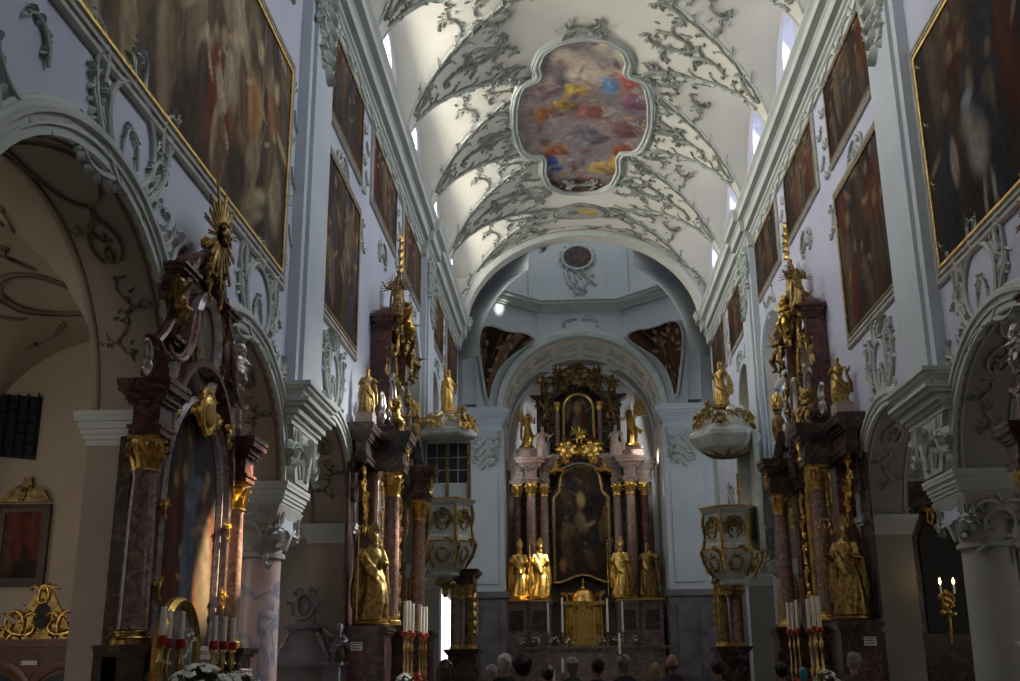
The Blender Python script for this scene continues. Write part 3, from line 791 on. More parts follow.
# aisles
for s, side in ((-1,'left'), (1,'right')):
    XO = 9.0
    ow = MB().box(min(s*XO, s*(XO+.3)), max(s*XO, s*(XO+.3)), -16, 46.5, 0, 13)
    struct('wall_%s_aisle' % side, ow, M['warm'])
    # aisle vault: barrel with cross bays
    v = []; f = []; nx, ny = 30, 260; x0, x1 = W+T-.02, XO+.02
    def az(x, y):
        t = (x-(x0+x1)/2)/((x1-x0)/2); zb = 2.0*math.sqrt(max(0, 1-t*t))
        zl = 0
        for a, b in zip(BAY[:-1], BAY[1:]):
            if a <= y <= b:
                u = (y-(a+b)/2)/((b-a)/2-.25)
                if abs(u) < 1: zl = 1.95*math.sqrt(1-u*u)
        return 4.1+max(zb, zl)
    for j in range(ny+1):
        y = -16+43.5*j/ny
        for i in range(nx+1):
            x = x0+(x1-x0)*i/nx; v.append((s*x, y, az(x, y)))
    for j in range(ny):
        for i in range(nx):
            a = j*(nx+1)+i; f.append((a, a+1, a+nx+2, a+nx+1))
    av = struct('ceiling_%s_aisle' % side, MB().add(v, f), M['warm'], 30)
    am = lambda y, b, h: (s*(W+T+b), y, az(W+T+b, y)-h)
    st = MB()
    for k in range(2, 6):
        yc = .5*(BAY[k]+BAY[k+1])
        ring2(st, am, yc, 1.85, .7, .55, .028); ring2(st, am, yc, 1.85, .82, .67, .016)
        for q in (-1, 1):
            for p in (-1, 1):
                scroll(st, am, yc+p*.6, 1.85+q*.6, q*PI/2+p*.4, 1.1, p*q*.4, -p*q*4.4, .030, seed=k+p+q)
                scroll(st, am, yc+p*1.0, 1.85+q*.3, PI/2-p*PI/2+q*.5, .9, -p*q*.4, p*q*4.4, .028, seed=k+p+q+5)
                scroll(st, am, yc+p*.3, 1.85+q*1.0, q*PI/2-p*.5, .8, p*q*.4, p*q*4.6, .026, seed=k+p+q+9)
    obj('aisle_stucco', st, M['warmstucco'], av)
    # soffit stucco of the nave arches
    so = MB()
    for yc, hw, ri in ARCH[1:5]:
        sm = lambda a, b, h: (s*(W+b), yc+(hw-h)*math.cos(a), SPR+(ri-h)*math.sin(a))
        for a0 in (PI/2,):
            pts = []
            for i in range(33):
                th = 2*PI*i/32; pts.append(sm(a0+.33*math.cos(th), T/2+.27*math.sin(th), .02))
            so.tube(pts, .015, 6)
        for a0 in (PI/2+.62, PI/2-.62):
            for q in (-1, 1):
                pts = [sm(a0+.2*(1-i/12)*math.cos(q*i*.42), T/2+q*.2*(1-i/12)*math.sin(i*.42), .02) for i in range(13)]
                so.tube(pts, .015, 6)
        sm3 = lambda u, v, h: sm(PI/2+u/1.75, v, h)
        for k_ in range(6):
            u_ = (-1.9,-1.55,-.75,.75,1.55,1.9)[k_]; rocaille(so, sm3, u_, T/2, (0 if u_ > 0 else PI)+(.5 if k_ % 2 else -.5), .42, 1 if k_ % 2 else -1, k_, .014)
        for e in (.06, T-.06): so.tube([sm(PI*i/24, e, .0) for i in range(25)], .022, 6)
        # medallions on the far jamb of each arch
        jm = lambda x, z, h: (s*(W+x), yc+hw-h, z)
        ring2(so, jm, T/2, SPR-.05+.0, .001, .001, .001, 3)
    obj('soffit_stucco', so, M['warmstucco'] if s < 0 else M['grey'], walls[s])
    # cross walls between the aisle bays, each with a lower arch
    for j, yb in enumerate((15.0, 23.75, 28.2)):
        xm = (W+T+XO)/2
        mfx = lambda a, b, h: (s*a, yb+h, b)
        if s < 0 and yb == 15.0:
            out = [(W+T-.05,0),(W+T+.05,0)] + arc(W+T+1.0, 2.9, .95, 1.25, PI, 0, 14) + [(W+T+1.95,0),(XO+.05,0),(XO+.05,6.2),(W+T-.05,6.2)]
        else:
            out = [(W+T-.05,0),(W+T+.3,0)] + arc(xm, 3.4, 1.45, 1.3, PI, 0, 18) + [(xm+1.45,0),(XO+.05,0),(XO+.05,6.2),(W+T-.05,6.2)]
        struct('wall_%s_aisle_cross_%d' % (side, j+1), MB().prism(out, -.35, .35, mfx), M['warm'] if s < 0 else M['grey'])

    # unseen aisle windows, added to frame the fill lamps
    for yw in (8.2, 12.7, 17.3, 21.7, 26.0):
        wn += 1; mfw = lambda a, b, h: (s*(XO-h), a, b)
        path = [(yw-.62,2.1)] + arc(yw, 4.0, .62, .5, PI, 0, 12) + [(yw+.62,2.1)]
        o = struct('window_%d' % wn, MB().prism(path[::-1], .01, .03, mfw), M['daydim'])
        fr = MB().sweep([(-.08,.0),(-.08,.08),(.05,.08),(.05,.0)], path, mfw); fr.prism([(yw-.68,2.0),(yw+.68,2.0),(yw+.68,2.12),(yw-.68,2.12)], .0, .1, mfw)
        for k in (-.2, .2): fr.prism([(yw+k-.015,2.1),(yw+k+.015,2.1),(yw+k+.015,4.4),(yw+k-.015,4.4)], .03, .05, mfw)
        obj('window_frame', fr, M['reveal'], o)

# crossing and transepts
XB = 46.0
cr = MB()
for s in (-1, 1):
    mf = lambda a, b, h: (s*(W-h), a, b)
    cr.prism([(36.9,12.2),(37.3,12.2)] + arc(41.5, 12.2, 3.9, 3.5, PI, 0, 24) + [(45.7,12.2),(46.1,12.2),(46.1,16.6),(36.9,16.6)], 0, -.6, mf)
struct('wall_crossing', cr, M['drum'])
# arch at the end of the nave
na = MB()
na.prism([(-4.5,12.9),(-4.15,12.9)] + arc(0, 12.9, 4.12, 3.32, PI, 0, 40) + [(4.15,12.9),(4.5,12.9),(4.5,17.0),(-4.5,17.0)], 36.45, 37.0, lambda a, b, h: (a, h, b))
ea = struct('wall_nave_end', na, M['cream'])
es = MB()
for k in range(15):
    a0 = PI*(k+.5)/15; q_ = 1 if k % 2 else -1
    em3 = lambda a, b, h: ((4.12+b)*math.cos(a0+a/4.2), 36.45-h, 12.9+(3.32+b)*math.sin(a0+a/4.2))
    for q2 in (-1, 1): scroll(es, em3, q2*.05, .42, (0 if q2 > 0 else PI)+q_*.3, .6, q2*.6, -q2*4.6, .035, seed=k+q2)
    leaf(es, em3, 0, .35, PI/2, .3, .05)
obj('arch_stucco', es, M['vstucco'], ea)
em_ = MB(); am2 = lambda a, b, h: (a, 36.45-h, b)
em_.sweep([(0,-.02),(0,.05),(.1,.08),(.2,.08),(.25,.03),(.25,-.02)], [(-4.12,12.9)] + arc(0, 12.9, 4.12, 3.32, PI, 0, 44)[1:-1] + [(4.12,12.9)], am2)
obj('archivolt', em_, M['mould'], ea)
# far wall of the crossing with the choir arch
cw = MB(); CA = (0, 11.95, 3.42, 3.35)
cw.prism([(-5.6,11.9),(-3.42,11.9)] + arc(*CA, PI, 0, 40) + [(3.42,11.9),(5.6,11.9),(5.6,17),(-5.6,17)], XB, XB+.5, lambda a, b, h: (a, h, b))
cwo = struct('wall_choir_arch', cw, M['drum'])
am3 = lambda a, b, h: (a, XB-h, b)
em_ = MB().sweep([(0,-.02),(0,.06),(.12,.1),(.26,.1),(.3,.04),(.3,-.02)], [(-3.42,11.95)] + arc(*CA, PI, 0, 44)[1:-1] + [(3.42,11.95)], am3)
obj('archivolt', em_, M['mould'], cwo)
# choir barrel
ch = MB(); pr = arc(0, 11.95, 3.42, 3.35, PI, 0, 40); n = len(pr); v = []; f = []
for y in (XB+.4, 49.9):
    v += [(a, y, b) for a, b in pr]
    v += [(a*1.06, y, 11.95+(b-11.95)*1.06) for a, b in pr]
for i in range(n-1): f += [(i, i+1, 2*n+i+1, 2*n+i), (n+i, 3*n+i, 3*n+i+1, n+i+1), (2*n+i, 2*n+i+1, 3*n+i+1, 3*n+i)]
co = struct('ceiling_choir', ch.add(v, f), M['cream'], 30)
cs = MB(); cm = lambda a, b, h: ((3.42-h)*math.cos(a), XB+.4+b, 11.95+(3.35-h)*math.sin(a))
for k in range(9):
    a = PI*(k+.5)/9
    for q in (-1, 1):
        sc_ = lambda u, w_, h: cm(a+u/3.4, w_, h)
        scroll(cs, sc_, q*.1, 1.6, (0 if q > 0 else PI)+.3, 1.0, q*.5, -q*4.4, .055, seed=k+q)
        scroll(cs, sc_, q*.2, .7, PI/2-q*.6, .9, -q*.3, q*4.4, .05, seed=k+q+4)
        scroll(cs, sc_, q*.15, 2.4, PI/2-q*.3, .8, -q*.3, -q*4.4, .05, seed=k+q+8)
obj('choir_stucco', cs, M['mould'], co)
# choir walls with daylit side openings
for s, nm in ((-1,'left'), (1,'right')):
    mf = lambda a, b, h: (s*(3.46-h), a, b)
    wl = MB().prism([(46.0,0),(51.5,0),(51.5,12.05),(46.0,12.05)], 0, -.5, mf, [[(46.7,8.3),(47.5,8.3),(47.5,11.4),(46.7,11.4)]])
    struct('wall_choir_'+nm, wl, M['grey'])
    wn += 1
    struct('window_%d' % wn, MB().prism([(46.65,8.25),(47.55,8.25),(47.55,11.45),(46.65,11.45)], -.35, -.4, mf), M['daydim'])
ew = MB().box(-6, 6, 51.5, 51.8, 0, 17); struct('wall_choir_end', ew, M['grey'])
cc = MB().box(-3.6, 3.6, 49.9, 51.5, 15.0, 15.3); cc.prism([(-3.6,11.9),(-3.42,11.95)] + arc(0, 11.95, 3.42, 3.3, PI, 0, 30)[1:-1] + [(3.42,11.95),(3.6,11.9),(3.6,17),(-3.6,17)], 50.9, 51.5, lambda a, b, h: (a, h, b))
struct('ceiling_choir_end', cc, M['grey'])

# the four great piers of the crossing
for s, nm in ((-1,'left'), (1,'right')):
    p = MB()
    x0, x1 = (3.28, 5.4)
    bx = lambda a, b, c, d, e, f_, mb: mb.box(min(s*a, s*b), max(s*a, s*b), c, d, e, f_)
    bx(3.46, 5.4, 45.5, 46.6, 0, 12.0, p)
    pr_ = struct('wall_crossing_pier_'+nm, p, M['pilaster'])
    a = MB(); bx(3.36, 4.95, 45.32, 45.7, 4.3, 11.0, a); bx(3.6, 4.7, 45.26, 45.6, 4.6, 9.1, a)
    obj('pilaster', a, M['drum'], pr_)
    a = MB(); z = 11.0
    for h, o in ((.08,.04),(.22,.0),(.08,.06),(.12,.12),(.08,.2),(.14,.26),(.12,.34),(.1,.28),(.1,.1)):
        bx(3.42-o, 5.2+o, 45.4-o, 46.2, z, z+h, a); z += h
    obj('entablature', a, M['pilaster'], pr_)
    a = MB(); m4 = lambda u, b, h: (s*u, 45.3-h, b)
    for k in range(4):
        for q in (-1, 1): scroll(a, m4, 4.15+q*.08, 10.7-k*.35, (0 if q > 0 else PI)-q*.5, .8-.1*k, q*.6, q*4.8, .06, seed=k+q)
        leaf(a, m4, 4.15, 10.6-k*.35, -PI/2, .4, .1)
    obj('carved_capital', a, M['stucco'], pr_)
    a = MB(); bx(3.3, 5.35, 45.2, 46.5, 0, 4.05, a); bx(3.2, 5.4, 45.1, 46.5, 4.05, 4.3, a); bx(3.6, 4.3, 45.14, 45.3, .9, 3.7, a); bx(4.5, 5.1, 45.14, 45.3, .9, 3.7, a)
    obj('marble_dado', a, M['stone'], pr_)
    q_ = MB(); bx(4.5, 5.24, 37.0, 37.4, 0, 12.3, q_)
    obj('nave_end_pier', q_, M['pilaster'], pr_)
# transept ends
for s, nm in ((-1,'left'), (1,'right')):
    t = MB().box(min(s*4.9, s*9.3), max(s*4.9, s*9.3), 46.2, 46.6, 0, 16.5)
    t.box(min(s*5.3, s*9.3), max(s*5.3, s*9.3), 36.8, 37.0, 0 if s < 0 else 6, 16.5)
    t.box(min(s*9.0, s*9.3), max(s*9.0, s*9.3), 36.8, 46.6, 12, 16.5)
    struct('wall_transept_'+nm, t, M['grey'])
    struct('ceiling_transept_'+nm, MB().box(min(s*4.5, s*9.3), max(s*4.5, s*9.3), 36.8, 46.6, 16.4, 16.6), M['grey'])
# a tall sunlit window in the left transept
wn += 1; o = struct('window_%d' % wn, MB().prism([(-5.9,1.2),(-4.6,1.2),(-4.6,3.5),(-5.2,4.0),(-5.9,3.5)], 36.68, 36.64, lambda a, b, h: (a, h, b)), M['daybright'])

# pendentives, drum and dome
def pend(z):
    t = (z-11.95)/3.75; ax = 3.72*math.sqrt(max(0, 1-t*t)); ax = max(1.9, ax)
    return ax
for sx in (-1, 1):
    for far in (0, 1):
        v = []; f = []; zs_ = [12.0+i*.2 for i in range(24)]; ns = 10
        for z in zs_:
            ax = pend(z); d = 4.5-ax
            A = Vector((sx*ax, 46.02 if far else 36.98, z)); B = Vector((sx*4.5, (46-d) if far else (37+d), z))
            for k in range(ns+1):
                p = A.lerp(B, k/ns); v.append(tuple(p))
        for i in range(len(zs_)-1):
            for k in range(ns): f.append((i*(ns+1)+k, i*(ns+1)+k+1, (i+1)*(ns+1)+k+1, (i+1)*(ns+1)+k))
        pm_ = struct('wall_pendentive_%d' % (sx+2+far), MB().add(v, f), M['drum'])
        if far:
            nm = 'left' if sx < 0 else 'right'
            def pmap(u, z, h):
                ax = pend(z); d = 4.5-ax; A = Vector((sx*ax, 46.02, z)); B = Vector((sx*4.5, 46-d, z))
                p = A.lerp(B, u); nrm = Vector((-sx*.7, -.7, -.1)); return tuple(p+nrm*h)
            root = thing('pendentive_painting', 'dark brown curved painting under the drum, %s of the choir arch' % nm, 'painting', pmap(.5, 13.9, 0), 0, 'pendentive paintings under the drum')
            ivp = Matrix.Translation(root.location).inverted()
            lp = lambda u, z, h: tuple(ivp @ Vector(pmap(u, z, h)))
            shape = [(.42,12.35),(.6,12.4),(.75,13.0),(.93,13.9),(.96,14.9),(.8,15.35),(.5,15.2),(.2,15.4),(.03,15.1),(.06,14.6),(.25,14.0),(.36,13.2)]
            for _ in range(2):
                m = len(shape); s2 = []
                for i in range(m):
                    a_, b_ = shape[i], shape[(i+1) % m]; s2 += [(a_[0]*.75+b_[0]*.25, a_[1]*.75+b_[1]*.25), (a_[0]*.25+b_[0]*.75, a_[1]*.25+b_[1]*.75)]
                shape = s2
            q = random.Random(8+sx); fg = crowd(q, 3, 3.4, 14, [(.10,.045,.03),(.16,.08,.05),(.07,.06,.05),(.2,.12,.07)], .9, 0, .7)
            img = paint_grid(60, 70, 3, 3.4, 6+sx, ((.015,.010,.008),(.05,.03,.022)), fg)
            canvas('canvas', img, lp, root, 0, 1, 12.3, 15.45, .06, inpoly(shape))
            e = MB(); e.tube([lp(u, z, .13) for u, z in shape+shape[:2]], .06, 6); obj('stucco_border', e, M['stucco'], root)
oct_ = []
for k in range(8):
    a = PI/8+k*PI/4; R8 = 4.5/math.cos(PI/8); oct_.append((R8*math.cos(a), 41.5+R8*math.sin(a)))
def octring(mb, r0, r1, z0, z1):
    v = []; f = []
    for r, z in ((r0,z0),(r0,z1),(r1,z1),(r1,z0)):
        for k in range(8):
            a = PI/8+k*PI/4; v.append((r/math.cos(PI/8)*math.cos(a), 41.5+r/math.cos(PI/8)*math.sin(a), z))
    for i in range(4):
        for k in range(8):
            l = (k+1) % 8; f.append((i*8+k, i*8+l, ((i+1) % 4)*8+l, ((i+1) % 4)*8+k))
    mb.add(v, f)
d = MB(); octring(d, 4.5, 5.0, 16.45, 24.5)
dr = struct('wall_drum', d, M['drum'], 20)
d = MB(); z = 16.45
for h, o in ((.08,.05),(.10,.12),(.1,.2),(.14,.34),(.1,.42),(.05,.2)):
    octring(d, 4.5-o, 4.55, z, z+h); z += h
obj('drum_cornice', d, M['mould'], dr, 20)
d = MB()
for k in range(8):
    a = PI/8+k*PI/4; R8 = 4.5/math.cos(PI/8)
    for e in (-.35, .35):
        c = (R8-.12)*math.cos(a)-.35*e*math.sin(a)*2, 41.5+(R8-.12)*math.sin(a)+.35*e*math.cos(a)*2
        d.box(-.28, .28, -.06, .06, 17.0, 23.6, Matrix.Translation((c[0], c[1], 0)) @ Matrix.Rotation(a+PI/2+(.39 if e > 0 else -.39), 4, 'Z'))
obj('drum_pilaster', d, M['drum'], dr)
d = MB(); dm = lambda a, b, h: (a, 46-h, b)
for q in (-1, 1):
    scroll(d, dm, q*.1, 16.1, (0 if q > 0 else PI), .9, q*.4, -q*4.4, .05, seed=q)
    scroll(d, dm, q*.5, 18.5, -PI/2+q*.2, 1.3, -q*.4, -q*4, .07, seed=q+4)
    scroll(d, dm, q*.3, 17.9, -PI/2-q*.2, .9, q*.4, -q*4, .06, seed=q+8)
    for k in range(4): leaf(d, dm, q*.15*k, 18.4-.15*k, -PI/2+q*.3, .6, .09)
leaf(d, dm, 0, 17.8, -PI/2, .8, .12)
obj('drum_stucco', d, M['stucco'], dr)
ov = thing('oval_window_niche', 'dark oval opening with scalloped stucco rim high on the drum wall', 'niche', (0, 45.95, 19.0))
obj('niche_panel', MB().prism([(.62*math.cos(2*PI*k/28), .5*math.sin(2*PI*k/28)) for k in range(28)], .0, .06, lambda a, b, h: (a, -h, b)), M['darkm'], ov)
e = MB(); ring2(e, lambda a, b, h: (a, -h, b), 0, 0, .68, .56, .07); 
for k in range(14): leaf(e, lambda a, b, h: (a, -h-.04, b), .7*math.cos(k*.449), .58*math.sin(k*.449), k*.449, .25, .06)
obj('stucco_rim', e, M['stucco'], ov)
# dome cap
v = []; f = []
for i in range(9):
    t = i/8*PI/2*.86
    for k in range(8):
        a = PI/8+k*PI/4; r = 4.87*math.cos(t); v.append((r*math.cos(a), 41.5+r*math.sin(a), 24.5+3.6*math.sin(t)))
for i in range(8):
    for k in range(8): l = (k+1) % 8; f.append((i*8+k, i*8+l, (i+1)*8+l, (i+1)*8+k))
f.append(tuple(64+k for k in range(8)))
struct('ceiling_dome', MB().add(v, f), M['cream'], 20)
# west wall behind the viewer, with an unseen window added for the fill lamp
ww = MB().prism([(-9.3,0),(9.3,0),(9.3,17.5),(-9.3,17.5)], -16, -6.8, lambda a, b, h: (a, h, b), [[(.5,6.2),(3.9,6.2)] + arc(2.2, 12.0, 1.7, 1.5, 0, PI, 14)])
struct('wall_west', ww, M['plaster'])
wn += 1; struct('window_%d' % wn, MB().prism([(.4,6.1),(4.0,6.1),(4.0,13.6),(.4,13.6)], -6.72, -6.76, lambda a, b, h: (a, h, b)), M['daydim'])
# ================================================================== PAINTINGS ON THE NAVE WALLS
def wall_painting(s, y0, y1, z0, z1, fw, label, group, seed, ground, figs, gold=False, name='wall_painting', res=16):
    yc, zc = .5*(y0+y1), z0
    root = thing(name, label, 'painting', (s*W, yc, z0), -s*PI/2 if True else 0, group)
    # local frame: x along the wall as seen by a viewer in the nave, -y out of the wall, z up
    mf = lambda a, b, h: (a, -h, b)
    w2 = (y1-y0)/2; h_ = z1-z0
    nx, ny = max(20, int((2*w2-2*fw)*res)), max(20, int((h_-2*fw)*res))
    img = paint_grid(nx, ny, 2*w2-2*fw, h_-2*fw, seed, ground, figs)
    canvas('canvas', img, mf, root, -w2+fw*.95, w2-fw*.95, fw*.95, h_-fw*.95, .04)
    path = [(-w2+fw,fw),(w2-fw,fw),(w2-fw,h_-fw),(-w2+fw,h_-fw)][::-1]
    f = MB().sweep([(fw,-.02),(fw,.03),(fw*.86,.055),(fw*.66,.055),(fw*.62,.025),(fw*.5,.025),(fw*.46,.06),(fw*.3,.065),(fw*.26,.03),(fw*.16,.03),(fw*.12,.06),(fw*.03,.06),(fw*.03,-.02)], path, mf, closed=True)
    fo = obj('picture_frame', f, M['frame'], root)
    g = MB().sweep([(.02,.03),(.02,.07),(-.02,.066),(-.02,.03)], path, mf, closed=True)
    obj('gilt_inner_edge', g, M['gold'] if gold else M['bronze'], root)
    return root
def figs_for(seed, w, h, n, size, pal=PAL_DARK, ylo=-.05, yhi=.6):
    return crowd(random.Random(seed), w, h, n, pal, size, ylo, yhi)
# the two great canvases of the near bay
q = random.Random(21); BW, BH = 9.0, 3.15
pal = [(.16,.105,.06),(.20,.15,.10),(.12,.09,.06),(.24,.20,.13),(.10,.075,.06),(.14,.07,.04),(.28,.24,.17),(.08,.06,.05)]
fg = [(4.5, 2.6, 5, .8, 0, (.10,.085,.065), .8), (2.4,1.2,2.2,.6,-.5,(.17,.14,.11),.7), (5.0,2.2,2.2,.30,-.75,(.26,.22,.15),.5), (6.3,2.0,1.4,.20,-.7,(.30,.26,.18),.5), (7.6,2.4,1.2,.25,-.6,(.22,.17,.11),.6)] + crowd(q, BW, BH, 34, pal, 1.25, -.15, .72, (.40,.30,.19))
fg += [(5.9,.85,.75,.80,.25,(.13,.038,.026),.5),(5.8,1.35,.45,.45,0,(.15,.05,.035),.5),(5.95,1.85,.14,.16,0,(.36,.26,.17),.5),(7.2,1.6,.42,.55,-.3,(.30,.17,.07),.5),(5.0,1.9,.75,.16,.9,(.36,.32,.22),.5),(5.35,1.4,.2,.45,-.5,(.36,.31,.2),.5),(8.3,.9,.4,.65,.2,(.24,.20,.12),.5),(7.5,.5,.65,.16,.5,(.27,.23,.14),.5),(7.4,.2,.65,.12,.5,(.2,.16,.1),.5),(8.0,1.9,.3,.5,.2,(.22,.12,.06),.5),(6.7,2.3,.7,.14,-1.0,(.28,.24,.16),.5),(6.7,.5,.5,.5,0,(.05,.04,.03),.5)]
fg += crowd(q, BW, BH, 26, [(.07,.05,.04),(.26,.2,.13),(.12,.08,.05),(.3,.25,.17)], .62, -.1, .8, (.42,.32,.2))
k2 = lambda c: tuple(v*1.3 for v in c)
fg = [f[:5]+(k2(f[5]), f[6]) for f in fg]
wall_painting(-1, 4.7, 13.95, 6.5, 10.0, .22, 'huge brown gold-edged crowd painting with a red robe, on the left nave wall', 'great wall paintings', 1, ((.035,.028,.022),(.10,.08,.06)), fg, True, res=20)
q = random.Random(5)
fg = crowd(q, BW, BH, 34, [tuple(v*.6 for v in c) for c in PAL_DARK], 1.2, -.1, .7, (.13,.095,.065))
fg += [(1.75,.95,.42,.5,.15,(.19,.18,.155),.5),(1.55,1.35,.35,.3,-.4,(.16,.15,.13),.5),(1.6,1.65,.3,.14,.3,(.18,.18,.22),.4),(2.05,.2,.06,.4,.1,(.26,.23,.19),.4),(1.75,.2,.06,.4,-.1,(.26,.23,.19),.4),(.95,1.1,.16,.4,0,(.24,.19,.16),.4)]
wall_painting(1, 4.7, 14.25, 6.4, 10.0, .22, 'huge dark gold-edged painting with a pale horse, on the right nave wall', 'great wall paintings', 2, ((.014,.011,.010),(.04,.032,.028)), fg, True, res=20)
side = {-1:'left', 1:'right'}
for s in (-1, 1):
    br = 1.5 if s < 0 else 1.0
    k = lambda c: tuple(v*br for v in c)
    P = [k(c) for c in PAL_DARK]; G = (k(DARK[0]), k(DARK[1])); sk = k((.22,.15,.09))
    wall_painting(s, 15.75, 19.1, 6.9, 9.95, .2, 'tall dark lower-tier painting hanging above the second open arch, %s wall' % side[s], 'lower tier paintings', 10+s, G, crowd(random.Random(31+s), 3, 2.7, 14, P, 1.0, -.1, .55, sk))
    # the upper tier, directly below the cornice
    for i, (a, b, lo, where) in enumerate(((8.9,13.75,10.9,'directly over the huge wall painting'),(15.9,19.05,10.4,'above the tall lower-tier painting'),(20.05,23.2,10.5,'next beyond the one over the tall painting'),
            (24.2,27.3,10.5,'directly over the tall arched opening nearest the viewer'),(29.7,32.5,10.5,'just past the far pilaster'),(33.45,36.6,10.5,'last before the crossing'))):
        wall_painting(s, a, b, lo, 12.2, .13, 'dark upper-tier painting under the %s cornice, %s' % (side[s], where), 'upper tier paintings', 40+i*2+s, G,
            crowd(random.Random(70+i*3+s), 2.9, 1.6, 12, P+[k((.13,.05,.03))], .75, -.1, .6, sk))
# ================================================================== CARVED FIGURES
def limb(mb, pts, rs, n=8): mb.tube(pts, rs, n)
def hand(mb, wrist, d, up, s=1.0, curl=.4):
    """palm, four unequal bent fingers and a thumb leaving the side of the palm"""
    d = Vector(d).normalized(); up = Vector(up); up = (up-d*up.dot(d)).normalized(); sd = d.cross(up)
    w = Vector(wrist); R_ = Matrix((sd, d, up)).transposed()
    mb.ball(w+d*.045*s, (.038*s,.05*s,.018*s), 8, 6, rot=R_)
    for i, L in enumerate((.068,.08,.074,.055)):
        b = w+d*.085*s+sd*(-.027+.018*i)*s; m = b+(d*(1-curl*.3)-up*curl*.5).normalized()*L*.5*s; e = m+(d*(1-curl)-up*curl*1.2).normalized()*L*.5*s
        mb.tube([b-d*.02*s, b, m, e], [.0105*s,.0105*s,.0095*s,.007*s], 6)
    b = w+d*.03*s-sd*.035*s; m = b+(d*.6-sd*.8).normalized()*.035*s; e = m+(d*.9-sd*.2-up*.3).normalized()*.03*s
    mb.tube([b, m, e], [.012*s,.011*s,.008*s], 6)
def head(mb, c, s=1.0, yaw=0, tilt=0, beard=False, hair=True):
    R_ = Matrix.Rotation(yaw, 3, 'Z') @ Matrix.Rotation(tilt, 3, 'X'); c = Vector(c)
    def p(x, y, z): return c+R_ @ Vector((x*s, y*s, z*s))
    mb.ball(p(0,.012,.02), (.077*s,.095*s,.105*s), 14, 10, rot=R_)
    mb.ball(p(0,-.028,-.055), (.052*s,.06*s,.062*s), 12, 8, rot=R_)          # jaw
    mb.tube([p(0,-.085,.025), p(0,-.112,-.018), p(0,-.095,-.026)], [.009*s,.016*s,.012*s], 6)   # nose
    for q in (-1, 1):
        mb.ball(p(q*.03,-.078,.028), .013*s, 6, 5); mb.tube([p(q*.012,-.088,.05), p(q*.05,-.072,.048)], .009*s, 5)
        mb.ball(p(q*.078,.01,-.005), (.012*s,.022*s,.032*s), 6, 5, rot=R_)
    mb.ball(p(0,-.088,-.052), (.024*s,.012*s,.008*s), 6, 4, rot=R_); mb.ball(p(0,-.086,-.066), (.02*s,.012*s,.008*s), 6, 4, rot=R_)
    mb.ball(p(0,-.078,-.098), (.022*s,.02*s,.02*s), 6, 5, rot=R_)
    if hair:
        for k in range(18):
            a = k*2.4; t = .25+.7*(k/18); x, y, z = .08*math.cos(a)*math.sin(t*1.5), .03+.09*math.sin(a)*math.sin(t*1.5), .03+.1*math.cos(t*1.5)
            if y > -.07 or z > .07: mb.ball(p(x, y, z), .032*s, 6, 5)
    if beard:
        for k in range(9): mb.ball(p(-.045+.011*k, -.07-.012*math.sin(k*.39), -.085-.05*math.sin(k*.39)), .026*s, 6, 5)
    return R_
def robe(mb, sway=.05, hem=.34, seed=0, knee=1, top=1.46, seated=False):
    q = random.Random(seed); ph = [q.uniform(0, 6.3) for _ in range(4)]; n = 40; v = []; f = []
    lev = [(0,hem,.27),(.12,hem*.93,.26),(.35,hem*.82,.225),(.6,.235,.19),(.85,.215,.175),(1.0,.175,.14),(1.15,.185,.145),(1.3,.205,.145),(top-.04,.175,.12),(top+.05,.075,.07),(top+.1,.06,.06)]
    for z, rx, ry in lev:
        fold = max(0, 1-z/1.35)
        cx = sway*math.sin(z*2.2); cy = -.03*math.sin(z*2.6)
        for i in range(n):
            a = 2*PI*i/n
            k = 1+fold*(.10*math.sin(7*a+ph[0]+z*1.3)+.07*math.sin(12*a+ph[1]-z*2))+.02*math.sin(9*a+ph[2]+z*6)
            kn = .07*math.exp(-((z-.5)/.2)**2)*max(0, math.cos(a+PI/2-knee*.4))**3
            v.append((cx+(rx*k+kn)*math.cos(a), cy+(ry*k+kn)*math.sin(a), z))
    for j in range(len(lev)-1):
        for i in range(n): l = (i+1) % n; f.append((j*n+i, j*n+l, (j+1)*n+l, (j+1)*n+i))
    f.append(tuple(range(n-1, -1, -1))); m = (len(lev)-1)*n; f.append(tuple(m+i for i in range(n)))
    mb.add(v, f)
    # a mantle wound across the body in heavy folds
    for k in range(5):
        o = k*.05
        mb.tube([(-.2,-.02,1.38-o),(-.16,-.15,1.22-o),(0,-.19-.01*k,1.0-o),(.17,-.15,.82-o),(.25,-.02,.72-o),(.2,.14,.8-o)], [.03,.04,.045,.045,.045,.03], 6)
    for k in range(4):
        x = .20+.03*k; mb.tube([(x-.02,-.08+.04*k,.8),(x+.02,-.1+.05*k,.5),(x+.04,-.08+.05*k,.15+.06*k)], [.04,.035,.02], 6)
    for k in range(3):
        x = -.22-.02*k; mb.tube([(x+.03,.0+.05*k,1.3),(x-.03,.02+.05*k,.8),(x-.04,.0+.05*k,.2+.08*k)], [.05,.045,.025], 6)
def arm(mb, sh, el, wr, s=1, sleeve=.075, hd=None, curl=.5):
    mb.tube([sh, Vector(sh).lerp(Vector(el), .5), el, Vector(el).lerp(Vector(wr), .6), wr], [.07*s,.065*s,sleeve*.8*s,sleeve*s*.72,.03*s], 9)
    d = Vector(wr)-Vector(el)
    hand(mb, wr, hd or d, (0,0,1) if abs(d.normalized().z) < .8 else (0,-1,0), s*1.15, curl)
